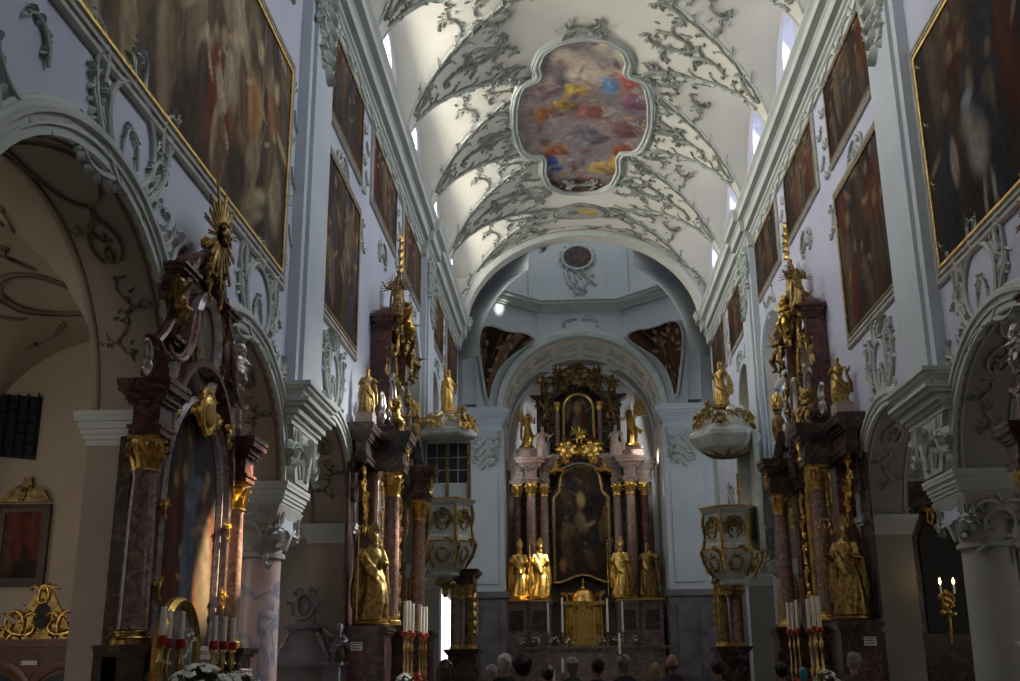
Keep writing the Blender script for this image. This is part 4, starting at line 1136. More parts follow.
def figure_bishop(seed=0):
    mb = MB(); robe(mb, .05, .36, seed)
    arm(mb, (-.2,0,1.4), (-.30,-.08,1.12), (-.36,-.24,1.22)); arm(mb, (.2,0,1.4), (.28,-.1,1.12), (.16,-.28,1.16))
    head(mb, (.02,-.03,1.64), 1.05, .25, .1, True)
    for q in (-1, 1): mb.tube([(q*.18,.02,1.44),(q*.27,.06,1.1),(q*.33,.1,.6),(q*.34,.12,.25)], [.07,.1,.1,.06], 8)
    return mb
def figure_saint(seed=1, up=False):
    mb = MB(); robe(mb, -.06, .33, seed, -1)
    if up: arm(mb, (-.2,0,1.4), (-.38,-.1,1.5), (-.46,-.2,1.75))
    else: arm(mb, (-.2,0,1.4), (-.34,-.06,1.14), (-.2,-.26,1.28))
    arm(mb, (.2,0,1.4), (.36,-.04,1.2), (.44,-.25,1.28))
    head(mb, (-.02,-.03,1.63), 1.05, -.3, .05, seed % 2 == 1)
    for k in range(4): mb.tube([(.28,-.02+.05*k,1.2),(.36+.02*k,.02+.05*k,.8),(.38+.02*k,.05*k,.4)], [.05,.05,.02], 6)
    return mb
def figure_angel(seed=2):
    mb = MB(); robe(mb, .08, .30, seed, 1)
    arm(mb, (-.2,0,1.4), (-.42,-.12,1.32), (-.56,-.25,1.5)); arm(mb, (.2,0,1.4), (.38,-.14,1.3), (.30,-.34,1.42))
    head(mb, (.03,-.05,1.62), 1.05, .35, .15)
    for k in range(5): mb.tube([(.15,.1+.03*k,.9),(.34+.05*k,.18,.62),(.5+.06*k,.15,.4+.1*k)], [.05,.06,.015], 6)
    mb.tube([(.05,-.15,.6),(.12,-.3,.42),(.1,-.24,.1),(.1,-.32,.03)], [.1,.085,.055,.05], 8)
    return mb
def figure_putto(seed=3):
    mb = MB()
    mb.ball((0,0,.52), (.15,.12,.2), 14, 9); mb.ball((0,-.02,.40), (.15,.14,.13), 12, 8); mb.ball((0,0,.64), (.15,.11,.1), 12, 8)
    head(mb, (.03,-.02,.86), 1.25, .3, .1)
    mb.tube([(0,0,.68),(.01,0,.78)], .06, 8)
    mb.tube([(-.13,0,.68),(-.26,-.06,.72),(-.36,-.14,.86)], [.07,.06,.045], 8); hand(mb, (-.36,-.14,.86), (-.3,-.3,.6), (0,-1,0), 1.0, .5)
    mb.tube([(.13,0,.68),(.25,-.08,.56),(.2,-.22,.52)], [.07,.06,.045], 8); hand(mb, (.2,-.22,.52), (-.2,-.6,.1), (0,0,1), 1.0, .5)
    mb.tube([(-.08,-.02,.38),(-.12,-.2,.26),(-.11,-.1,.03),(-.12,-.2,.0)], [.1,.085,.05,.04], 8)
    mb.tube([(.08,-.02,.38),(.14,-.08,.2),(.12,.04,.02),(.13,-.08,-.02)], [.1,.08,.05,.04], 8)
    for k in range(4): mb.tube([(-.18,-.08,.5-.03*k),(0,-.17,.42-.03*k),(.2,-.06,.48),(.3+.03*k,.05,.3+.06*k)], [.03,.04,.04,.015], 6)
    return mb
def wing_mb(q, L=.75, spread=.5, lift=1.0):
    mb = MB()
    for row, (n, l, r) in enumerate(((9,1.0,.03),(8,.7,.034),(6,.42,.036))):
        for k in range(n):
            t = k/(n-1); a = PI/2*lift-.15-t*1.5
            b = Vector((q*(.05+.28*t*spread), .1+.02*row-.012*row, 1.32+.16*(1-t)))
            e = b+Vector((q*math.cos(a)*L*l*spread*1.6, .10-.03*row, math.sin(a)*L*l))
            m = b.lerp(e, .55)+Vector((q*.04, 0, .05))
            mb.tube([b, m, e], [r*.8, r*1.25, r*.35], 6, flat=.5)
    mb.tube([(q*.04,.1,1.2),(q*.12,.12,1.45),(q*.3*spread,.14,1.55)], [.04,.06,.03], 6)
    return mb
def mitre_mb():
    mb = MB()
    c = [(-.09,0),(.09,0),(.105,.12),(.06,.22),(0,.30),(-.06,.22),(-.105,.12)]
    for y, h in ((-.06,-.02),(.07,.11)): mb.prism(c, y, h, lambda a, b, h_: (a+.02, h_, 1.71+b))
    mb.lathe([(.1,0),(.105,.06)], 14, Matrix.Translation((.02,.02,1.70)) @ Matrix.Diagonal((1,1.15,1,1)))
    return mb
def crozier_mb(x=-.40, y=-.3):
    mb = MB(); mb.tube([(x,y,0),(x,y,1.75)], .018, 7)
    mb.tube([(x+.13*(1-i/16)*math.cos(PI-i*.5)+.13, y, 1.78+.15*(1-i/18)*math.sin(i*.5)) for i in range(15)], [.024-.001*i for i in range(15)], 6)
    mb.ball((x,y,1.72), .04, 8, 6); return mb
VX = .022
MESH = {}
MESH['bishop'] = remeshed('body', figure_bishop(0), M['gold'], VX, 2)
MESH['saint'] = remeshed('body', figure_saint(1), M['gold'], VX, 2)
MESH['preacher'] = remeshed('body', figure_saint(3, True), M['gold'], VX, 2)
MESH['angel'] = remeshed('body', figure_angel(2), M['gold'], VX, 2)
MESH['putto'] = remeshed('body', figure_putto(3), M['gold'], .017, 2)
for q in (-1, 1): MESH['wing%d' % q] = mesh_of('wing', wing_mb(q), M['gold'], 50)
for q in (-1, 1): MESH['lowwing%d' % q] = mesh_of('wing', wing_mb(q, .6, .8, .7), M['gold'], 50)
MESH['mitre'] = mesh_of('mitre', mitre_mb(), M['gold'], 30); MESH['crozier'] = mesh_of('crozier', crozier_mb(), M['brass'], 50)
MESH['plinth'] = mesh_of('plinth', MB().lathe([(.40,-.10),(.42,-.07),(.36,-.05),(.36,-.02),(.40,0.02)], 20), M['gold'], 30)
_cache = {}
def coloured(key, mat):
    if mat is None or MESH[key].materials[0] == mat: return MESH[key]
    k = (key, mat.name)
    if k not in _cache:
        m = MESH[key].copy(); m.materials[0] = mat; _cache[k] = m
    return _cache[k]
def statue(kind, label, loc, rz, h, group=None, mat=None, parts=(), name=None, cat='statue'):
    """a carved figure h metres tall; parts: wings, mitre, crozier, plinth"""
    base = {'putto': 1.0}.get(kind, 1.78); s_ = h/base
    if 'plinth' in parts: loc = (loc[0], loc[1], loc[2]+.10*s_)
    if kind == 'putto': loc = (loc[0], loc[1], loc[2]+.045*s_)
    r = thing(name or {'putto':'carved_cherub','angel':'carved_angel'}.get(kind, 'carved_figure'), label, cat, loc, rz, group, s_)
    obj('body', coloured(kind, mat), None, r)
    for p in parts:
        if p == 'wings':
            pre = 'lowwing' if kind == 'putto' else 'wing'
            for q in (-1, 1):
                o = obj('wing', coloured('%s%d' % (pre, q), mat), None, r)
                if kind == 'putto': o.scale = (.6,.6,.6); o.location = (0,.04,-.15)
        else: obj(p, coloured(p, mat if p != 'crozier' else None), None, r)
    return r
# ================================================================== ALTARS
ID = lambda a, b, h: (a, -h, b)              # drawing plane of an altar: x along it, z up, -y towards the viewer
def at_y(y0): return lambda a, b, h: (a, y0-h, b)
def arched(w, z0, zs, rise, n=18): return [(-w,z0)] + arc(0, zs, w, rise, PI, 0, n) + [(w,z0)]
def volute(mb, mf, x, z, size, q, r, seed=0):
    scroll(mb, mf, x, z, PI/2+q*.15, size*1.5, -q*.4, -q*5.5, r, 22, leaves=0, sides=8); scroll(mb, mf, x, z, -PI/2+q*.1, size*1.4, q*.4, q*5.5, r*1.1, 22, leaves=0, sides=8)
def side_altar(name, label, group, loc, rz, picture_seed):
    """marble wall altar filling an arch: wings with figures, columns on projecting blocks, arched picture, upper storey"""
    root = thing(name, label, 'altar', loc, rz, group)
    s = 1.8; d = .62; ZB, ZC = 2.22, 4.95               # half spacing and depth of the columns; their foot and the underside of the entablature
    p = MB(); p.box(-2.1,2.1,-.3,0,0,2.0)
    for x in (-s, s):
        p.box(x-.32,x+.32,-d-.30,-.04,0,2.02); moulding_box(p, x-.32,x+.32,-d-.30,-.1,2.02,[(.05,.03),(.05,.06),(.05,.08),(.04,.04)])
        p.box(x-.22,x+.22,-d-.33,-d-.3,.6,1.7)
    for q in (-1, 1):
        u0, u1 = sorted((q*2.14, q*3.05))
        p.box(u0,u1,-.74,-.03,0,2.0); moulding_box(p, u0,u1,-.74,-.1,2.0,[(.05,.02),(.05,.05),(.05,.07),(.03,.03)])
    obj('pedestal_storey', p, M['darkm'], root)
    for q in (-1, 1): obj('inlaid_panel', MB().box(q*3.06-.012,q*3.06+.012,-.5,-.12,.5,1.75), M['redm'], root)
    a = MB(); a.box(-1.1,1.1,-.90,-.35,0,1.0); moulding_box(a, -1.1,1.1,-.90,-.38,1.0,[(.05,.03),(.06,.07)]); a.box(-.9,.9,-.93,-.89,.2,.85)
    obj('altar_table', a, M['redm'], root)
    obj('altar_cloth', MB().box(-1.12,1.12,-.985,-.4,1.11,1.125).box(-1.12,1.12,-.99,-.975,.9,1.12), M['cloth'], root)
    b = MB(); b.prism([(-2.1,2.0),(-2.1,5.4),(-1.0,5.6),(1.0,5.6),(2.1,5.4),(2.1,2.0)], 0, .12, ID)
    for q in (-1, 1): b.box(q*s-.2,q*s+.2,-.32,-.1,2.1,4.9)
    obj('back_panel', b, M['redm'], root)
    for x in (-s, s): add_column(root, x, -d, ZB, ZC, .15, M['rosem'], capH=.44, basemat=M['gold'])
    for q in (-1, 1):
        w = MB(); w.box(q*2.62-.34,q*2.62+.34,-.05,0,2.2,5.0); w.box(q*2.62-.2,q*2.62+.2,-.12,-.04,4.35,4.9)
        obj('wing_panel', w, M['darkm'], root)
    e = MB()
    for x in (-s, s): moulding_box(e, x-.22,x+.22,-d-.22,-.12,ZC,ent_steps(.72, .16))
    for q in (-1, 1):
        u0, u1 = sorted((q*1.05, q*3.0)); moulding_box(e, u0,u1,-.34,-.14,ZC+.02,ent_steps(.68,.14))
        pth = [(q*2.0,5.66),(q*1.75,5.72),(q*1.4,5.92),(q*1.1,6.06)]
        e.sweep([(0,.0),(0,.55),(-q*.05,.62),(-q*.12,.68),(-q*.15,.64),(-q*.15,0)], pth, ID)
    e.sweep([(.0,.05),(0,.4),(.08,.5),(.16,.5),(.2,.42),(.2,.05)], arched(1.12, 5.2, 5.2, .85, 22)[1:-1], ID)
    obj('entablature', e, M['darkm'], root)
    q = random.Random(picture_seed); w = 1.02
    fg = crowd(q, 2*w, 3.3, 9, [(.10,.12,.16),(.16,.08,.05),(.10,.07,.05),(.22,.13,.07),(.07,.07,.09)], 1.0, -.05, .55, (.34,.22,.13))
    img = paint_grid(50, 80, 2*w, 3.4, picture_seed, ((.03,.027,.026),(.09,.08,.08)), fg)
    pm = arched(w, 2.3, 4.75, .95, 24)
    canvas('altar_picture', img, at_y(-.14), root, -w, w, 2.3, 5.75, .02, inpoly(pm))
    fr = MB().sweep([(.04,0),(.04,.07),(-.03,.11),(-.08,.08),(-.10,.12),(-.14,.1),(-.14,0)], pm[::-1], at_y(-.12), closed=True)
    obj('picture_frame', fr, M['gold'], root)
    g = Carve(root, 'gilt_carving', M['gold']); m = at_y(-.3)
    for k in (-1, 1):
        for z in (2.6,3.1,3.6,4.1,4.6): rocaille(g, m, k*1.18, z, PI/2, .38, k, int(z*7), .03)
        for z in (4.45,4.75): rocaille(g, at_y(-.22), k*2.62, z, PI/2, .36, k, int(z*7), .03)
        rocaille(g, m, k*.35, 5.7, 0 if k > 0 else PI, .5, k, 3, .04); rocaille(g, m, k*.2, 5.85, PI/2, .4, -k, 4, .035)
        rocaille(g, at_y(-d-.25), k*s, 5.2, PI/2, .3, k, 9, .028)
        for z in (5.0,5.25): rocaille(g, at_y(-.2), k*2.2, z-1.0, PI/2, .5, -k, int(z*7), .03)
    c = MB(); ring2(c, m, 0, 5.7, .25, .3, .05); c.ball((0,-.36,5.7), (.2,.06,.25), 12, 8); obj('gilt_carving', c, M['gold'], root)
    for k in (-1, 1):
        v = MB(); volute(v, at_y(-.35), k*1.72, 6.15, .36, k, .075, 5); v.box(k*1.72-.16,k*1.72+.16,-.5,-.2,5.64,5.85)
        obj('volute', v, M['silver'], root)
        v = MB(); v.box(k*2.62-.2,k*2.62+.2,-.4,-.1,5.69,5.9); obj('figure_block', v, M['flesh'], root)
    # upper storey
    u = MB(); u.prism([(-1.15,5.6),(-1.15,6.6),(-1.05,7.0),(-1.05,8.1),(1.05,8.1),(1.05,7.0),(1.15,6.6),(1.15,5.6)], 0, .22, ID)
    for k in (-1, 1):
        u.box(k*.95-.12,k*.95+.12,-.38,-.1,5.7,8.0)
        moulding_box(u, k*.95-.16,k*.95+.16,-.36,-.16,8.0,[(.06,.02),(.06,.06),(.08,.10),(.06,.15)])
    u.sweep([(0,.1),(0,.4),(.07,.5),(.13,.5),(.16,.1)], [(-1.0,8.1)] + arc(0, 8.1, .72, .5, PI, 0, 12) + [(1.0,8.1)], ID)
    obj('upper_storey', u, M['redm'], root)
    ov = [(.52*math.cos(2*PI*k/30), 7.15+.75*math.sin(2*PI*k/30)) for k in range(30)]
    img = paint_grid(28, 34, 1.04, 1.5, picture_seed+9, ((.05,.05,.055),(.12,.12,.13)), crowd(random.Random(picture_seed+2), 1, 1.3, 4, PAL_DARK, .6, 0, .3, (.3,.2,.12)))
    canvas('oval_picture', img, at_y(-.24), root, -.52, .52, 6.4, 7.9, .02, inpoly(ov))
    obj('oval_frame', MB().sweep([(.04,0),(.04,.06),(-.04,.09),(-.09,.05),(-.09,0)], ov, at_y(-.22), closed=True), M['gold'], root)
    for k in (-1, 1):
        v = MB(); volute(v, at_y(-.42), k*1.0, 6.35, .62, k, .09, 7); obj('volute', v, M['mauve'], root)
        v = MB(); volute(v, at_y(-.34), k*1.22, 7.2, .35, k, .06, 8); obj('volute', v, M['bronze'], root)
        v = MB(); v.lathe([(.05,5.95),(.16,6.05),(.18,6.2),(.09,6.4),(.06,7.0),(.11,7.1),(.05,7.2)], 14, Matrix.Translation((k*.55,-.36,0))); obj('baluster', v, M['silver'], root)
    g = Carve(root, 'gilt_crest', M['oldgold']); m = at_y(-.5)
    for k in (-1, 1):
        rocaille(g, m, k*.15, 8.3, 0 if k > 0 else PI, .6, k, 5, .05); rocaille(g, m, k*.3, 8.05, PI/2, .65, k, 8, .05); rocaille(g, m, k*.95, 7.8, -PI/2, .55, k, 9, .045)
        rocaille(g, m, k*.25, 6.0, PI/2, .5, k, 10, .045); rocaille(g, m, k*.72, 6.7, PI/2, .5, -k, 12, .04); rocaille(g, m, k*.5, 8.5, PI/2, .5, -k, 14, .045)
    return root
def ray_burst(label, loc, rz, R, mat, n=22, seed=0):
    r = thing('gilded_sunburst', label, 'sunburst', loc, rz); mb = MB(); q = random.Random(seed)
    for k in range(n):
        a = 2*PI*k/n; l = R*(1 if k % 2 else .7)*q.uniform(.85, 1.1)
        for o in (-.05, .05): mb.tube([(.12*R*math.cos(a+o), 0, .12*R*math.sin(a+o)), (l*math.cos(a+o*.7), 0, l*math.sin(a+o*.7))], [R*.035, R*.018], 5)
    obj('ray', mb, mat, r)
    c = MB(); c.ball((0,-.04,0), (R*.16,R*.1,R*.16), 12, 8)
    for k in range(9): c.ball((R*.19*math.cos(k*.7), -.05, R*.19*math.sin(k*.7)), R*.065, 8, 6)
    obj('cloud', c, M['bronze'], r)
    return r
def urn(label, loc, h, group=None, mat=None):
    r = thing('carved_urn', label, 'urn', loc, 0, group, h)
    obj('vase', MB().lathe([(.2,0),(.22,.06),(.08,.14),(.07,.2),(.2,.3),(.27,.48),(.24,.62),(.12,.7),(.14,.76),(.2,.8)], 18), mat or M['mauve'], r)
    b = MB()
    for k in range(16):
        q = random.Random(k); b.ball((.14*math.cos(k*2.4), .14*math.sin(k*2.4), .84+.012*k), .075, 7, 5)
    obj('bouquet', b, M['gold'], r); return r
# second pair, filling the arch past the corbelled pilasters
for s, nm in ((-1,'left'), (1,'right')):
    yc = 21.65; x0 = s*4.49; rz = -s*PI/2
    A = side_altar('side_altar', 'tall dark marble altar with rose columns past the first corbelled pilaster, %s wall' % nm, 'side altars of the nave', (x0, yc, 0), rz, 51+s)
    W_ = lambda x, y, z: (x0+(-y if s < 0 else y), yc+(x if s < 0 else -x), z)
    nx = -1 if s < 0 else 1                  # sign of the altar's own x at the end nearest the viewer
    statue('bishop', 'gilded robed figure on the near wing of the dark altar, %s side' % nm, W_(nx*2.66,-.44,2.185), -s*.5, 1.5, 'large gilded altar figures', M['oldgold'], ('mitre','crozier','plinth'))
    statue('saint', 'gilded robed figure on the far wing of the dark altar, %s side' % nm, W_(-nx*2.66,-.44,2.185), rz, 1.5, 'large gilded altar figures', M['oldgold'], ('plinth',))
    statue('saint', 'small gilded seated figure on the near wing cornice of the dark altar, %s side' % nm, W_(nx*2.62,-.26,5.9), -s*.4, .85, 'altar cherubs', M['oldgold'])
    urn('carved urn with gilt bouquet on the far wing of the dark altar, %s side' % nm, W_(-nx*2.62,-.36,5.9), (.62,.62,1.35), 'altar urns', M['bronze'])
    statue('putto', 'winged gilded cherub over the near column of the dark altar, %s side' % nm, W_(nx*1.8,-.66,5.68), rz, .65, 'altar cherubs', M['oldgold'], ('wings',))
    statue('angel', 'gilded angel perched on the near top corner of the dark altar, %s side' % nm, W_(nx*.95,-.48,8.27), 0, .8, 'small gilded angels', M['bronze'], ('wings',))
    statue('putto', 'brown cherub on a bracket beside the upper picture of the dark altar, %s side' % nm, W_(-nx*1.3,-.45,7.5), rz, .95, 'altar cherubs', M['bronze'], ('wings',))
    statue('saint', 'brown figure at the crown of the dark altar, %s side' % nm, W_(0,-.36,8.72), rz, .85, 'small gilded angels', M['bronze'], ('plinth',))
    statue('putto', 'gilded cherub under the crown of the dark altar, %s side' % nm, W_(nx*.3,-.62,7.9), rz, .75, 'altar cherubs', M['gold'], ('wings',))
    f = thing('flowering_staff', 'slender gilded flowering staff above the dark altar top, %s side' % nm, 'staff', W_(-nx*.25,-.34,9.5), rz)
    obj('staff', MB().tube([(0,0,-1.2),(0,0,.95)], .022, 6), M['bronze'], f)
    g = MB();
    for k in range(9): leaf(g, ID, 0, .15+.09*k, PI/2+(.8 if k % 2 else -.8), .24, .06, .02)
    obj('gilt_leaves', g, M['gold'], f)

# near pair, on the piers closest to the viewer: lighter, rose marble with an oval upper picture
def near_altar(s, nm):
    yc = 10.45; x0 = s*4.49; rz = -s*PI/2
    root = thing('near_side_altar', 'rose and red marble altar with an arched picture closest to the viewer, %s wall' % nm, 'altar', (x0, yc, 0), rz, 'side altars of the nave')
    sp = 1.28; d = .21
    p = MB(); p.box(-1.5,1.5,-.2,0,0,1.72)
    for x in (-sp, sp):
        p.box(x-.22,x+.22,-d-.22,-.08,0,1.66); moulding_box(p, x-.22,x+.22,-d-.22,-.08,1.66,[(.03,.03),(.03,.06),(.03,.07)])
    obj('pedestal_storey', p, M['darkm'], root)
    r = MB()
    for x in (-sp, sp):
        for k in range(5): r.ball((x-.16+.08*k,-d-.23,1.5), (.04,.03,.05), 8, 6)
        for k in range(5): r.ball((x-.16+.08*k,-d-.23,1.38), (.03,.02,.08), 8, 6)
    obj('carved_tassels', r, M['mauve'], root)
    a = MB(); a.box(-1.0,1.0,-1.0,-.1,0,.98); moulding_box(a, -1.0,1.0,-1.0,-.1,.98,[(.05,.03),(.05,.06)])
    obj('altar_table', a, M['redm'], root)
    obj('altar_cloth', MB().box(-1.02,1.02,-1.03,-.25,1.085,1.1).box(-1.02,1.02,-1.085,-1.065,.9,1.1), M['cloth'], root)
    b = MB(); b.prism([(-1.36,1.7),(-1.36,3.5),(-1.0,3.6),(-.7,4.1),(.7,4.1),(1.0,3.6),(1.36,3.5),(1.36,1.7)], 0, .12, ID)
    for q in (-1, 1): b.box(q*1.02-.1,q*1.02+.1,-.24,0,1.72,3.45)
    obj('back_panel', b, M['darkm'], root)
    for q in (-1, 1): obj('mauve_pilaster', MB().box(q*1.12-.045,q*1.12+.045,-.22,0,1.76,3.4), M['mauve'], root)
    for x in (-sp, sp): add_column(root, x, -d, 1.75, 3.5, .125, M['rosem'], capH=.30)
    e = MB()
    for x in (-sp, sp): moulding_box(e, x-.15,x+.15,-d-.15,-.12,3.5,ent_steps(.48,.12))
    e.sweep([(0,.0),(0,.22),(.06,.3),(.12,.3),(.15,.24),(.15,.0)], arched(.86, 3.5, 3.42, .98, 22)[1:-1], ID)
    obj('entablature', e, M['redm'], root)
    w = .80; pm = arched(w, 1.74, 3.15, .86, 24); q = random.Random(77+s)
    fg = [(.75,1.1,.28,.95,.1,(.10,.13,.17),.4),(.7,2.05,.12,.15,0,(.36,.22,.12),.5),(.85,1.5,.35,.16,.5,(.12,.15,.18),.4),(1.2,.7,.22,.5,0,(.24,.10,.05),.4),(.4,.7,.2,.5,0,(.14,.08,.05),.4),(1.25,1.25,.11,.13,0,(.3,.18,.1),.5)]+crowd(q, 1.6, 2.3, 6, PAL_DARK, .7, -.1, .4, (.3,.19,.1))
    canvas('altar_picture', paint_grid(56, 80, 1.6, 2.35, 11+s, ((.022,.02,.02),(.075,.068,.064)), fg), at_y(-.16), root, -w, w, 1.72, 4.05, .02, inpoly(pm))
    obj('picture_frame', MB().sweep([(.03,0),(.03,.05),(-.02,.09),(-.06,.09),(-.10,.14),(-.15,.11),(-.15,0)], pm[::-1], at_y(-.14), closed=True), M['mauve'], root)
    g = Carve(root, 'gilt_carving', M['gold']); m = at_y(-.26)
    for k in (-1, 1):
        for z in (2.2,2.9): rocaille(g, m, k*.93, z, PI/2, .17, k, int(z*9), .014)
        rocaille(g, m, k*.18, 4.05, -PI/2+k*.6, .28, k, 3, .03); rocaille(g, m, k*.75, 3.9, PI/2, .25, -k, 6, .02)
    ring2(g, m, 0, 4.02, .17, .22, .035); g.ball((0,-.3,4.02), (.14,.05,.18), 10, 7)
    obj('gilt_carving', g, M['gold'], root)
    u = MB(); u.prism([(-.62,4.25),(-.66,4.6),(-.5,5.0),(-.45,5.3),(.45,5.3),(.5,5.0),(.66,4.6),(.62,4.25)], 0, .14, ID)
    for k in (-1, 1):
        u.box(k*.82-.17,k*.82+.17,-.24,0,4.0,4.22); moulding_box(u, k*.82-.17,k*.82+.17,-.24,-.08,4.4,[(.04,0),(.04,.04),(.04,.07)]); u.box(k*.82-.15,k*.82+.15,-.22,0,4.2,4.4)
        u.box(k*.68-.16,k*.68+.16,-.2,.0,5.02,5.2); moulding_box(u, k*.68-.17,k*.68+.17,-.22,-.08,5.2,[(.03,0),(.04,.04),(.03,.07)])
    u.sweep([(0,.0),(0,.16),(.06,.24),(.13,.24),(.16,.0)], [(-.78,4.95),(-.62,5.05),(-.5,5.25)] + arc(0, 5.22, .42, .34, PI, 0, 12) + [(.5,5.25),(.62,5.05),(.78,4.95)], ID)
    for k in (-1, 1):
        c_ = MB()
        for o in (0, .07, .14): c_.tube([at_y(-.12-o*.5)(k*(.50+o+.02*i+.30*(i/8)**2.2), 5.30-o*.4-.095*i, 0) for i in range(9)]+[at_y(-.12-o*.5)(k*(1.12+o*.6), 4.44-o*.3, 0)], .045, 8)
        obj('curved_gable', c_, M['redm'], root)
    obj('upper_storey', u, M['redm'], root)
    ov = [(.30*math.cos(2*PI*k/30)*(1.0+.06*math.sin(2*PI*k/30*2)), 4.68+.47*math.sin(2*PI*k/30)) for k in range(30)]
    canvas('oval_picture', paint_grid(26, 34, .7, 1.0, 5+s, ((.09,.08,.07),(.17,.15,.12)), [(.35,.45,.13,.3,.1,(.22,.18,.13),.4),(.36,.78,.06,.07,0,(.32,.22,.15),.4)]), at_y(-.17), root, -.35, .35, 4.2, 5.2, .02, inpoly(ov))
    obj('oval_frame', MB().sweep([(.03,0),(.03,.07),(-.02,.10),(-.07,.12),(-.12,.08),(-.12,0)], ov, at_y(-.15), closed=True), M['mauve'], root)
    for k in (-1, 1):
        v = MB()
        for o in (0, .055, .11): scroll(v, at_y(-.12-o*1.5), k*(.52+o*.6), 4.95-o*.5, -PI/2+k*.10, 1.05, k*.3, k*4.2, .055, 20, leaves=0, sides=8)
        obj('volute', v, M['rosem'], root)
        v = MB(); volute(v, at_y(-.15), k*1.34, 4.18, .2, k, .045, 3); obj('side_scroll', v, M['mauve'], root)
    g = Carve(root, 'gilt_crest', M['oldgold']); m = at_y(-.26)
    for k in (-1, 1):
        for z in (4.5,4.85): rocaille(g, m, k*.42, z, PI/2, .14, k, int(z*9), .012)
        rocaille(g, m, k*.1, 5.45, 0 if k > 0 else PI, .26, k, 5, .02); rocaille(g, m, k*.2, 5.22, PI/2, .2, k, 8, .016)
    obj('gilt_crest', g, M['gold'], root)
    Wn = lambda x, y, z: (x0+(-y if s < 0 else y), yc+(x if s < 0 else -x), z)
    nx = -1 if s < 0 else 1
    ray_burst('gilded star of rays crowning the altar closest to the viewer, %s side' % nm, Wn(0,-.3,5.92), rz, .56, M['oldgold'], 22, 3)
    urn('carved vase under the gilded rays of the nearest altar, %s side' % nm, Wn(0,-.16,5.5), .36, 'altar urns', M['mauve'])
    statue('putto', 'gilded cherub high at the near shoulder of the nearest altar, %s side' % nm, Wn(nx*.92,-.26,4.66), rz+.6, .42, 'altar cherubs', M['oldgold'], ('wings',))
    statue('putto', 'silvery cherub leaning out at the far end of the nearest altar, %s side' % nm, Wn(-nx*1.05,-.24,4.5), rz-.4, .5, 'altar cherubs', M['silver'], ('wings',))
    return root
near_altar(-1, 'left'); near_altar(1, 'right')

# small altars against the piers beneath the pulpit and opposite
for s, nm in ((-1,'left'), (1,'right')):
    yc = 29.95; x0 = s*4.2; rz = -s*PI/2
    root = thing('small_pier_altar', 'small dark altar with gilded columns seen below the pulpit, %s side' % nm, 'altar', (x0, yc, 0), rz, 'side altars of the nave')
    p = MB(); p.box(-.68,.68,-1.05,-.32,0,1.75); moulding_box(p, -.68,.68,-1.05,-.32,1.75,[(.05,.04),(.05,.08),(.05,.1)]); p.box(-.5,.5,-1.09,-1.0,.3,1.4)
    obj('pedestal_storey', p, M['darkm'], root)
    for x in (-.45, .45):
        for y in (-.85, -.5): add_column(root, x, y, 1.9, 3.55, .11, M['bronze'] if y < -.7 else M['rosem'], capH=.34, basemat=M['gold'])
    e = MB(); moulding_box(e, -.6,.6,-.98,-.38,3.55,ent_steps(.4,.14))
    obj('entablature', e, M['darkm'], root)
    obj('back_panel', MB().box(-.4,.4,-.44,-.36,1.9,3.55), M['redm'], root)
    g = Carve(root, 'gilt_carving', M['gold'])
    for k in range(8): leaf(g, at_y(-.98), -.45, 3.2-.12*k, PI/2+(1 if k % 2 else -1)*1.2, .22, .05); rocaille(g, at_y(-.98), .45, 3.2-.12*k, 0, .16, 1, k, .014)
    obj('gilt_carving', g, M['gold'], root)

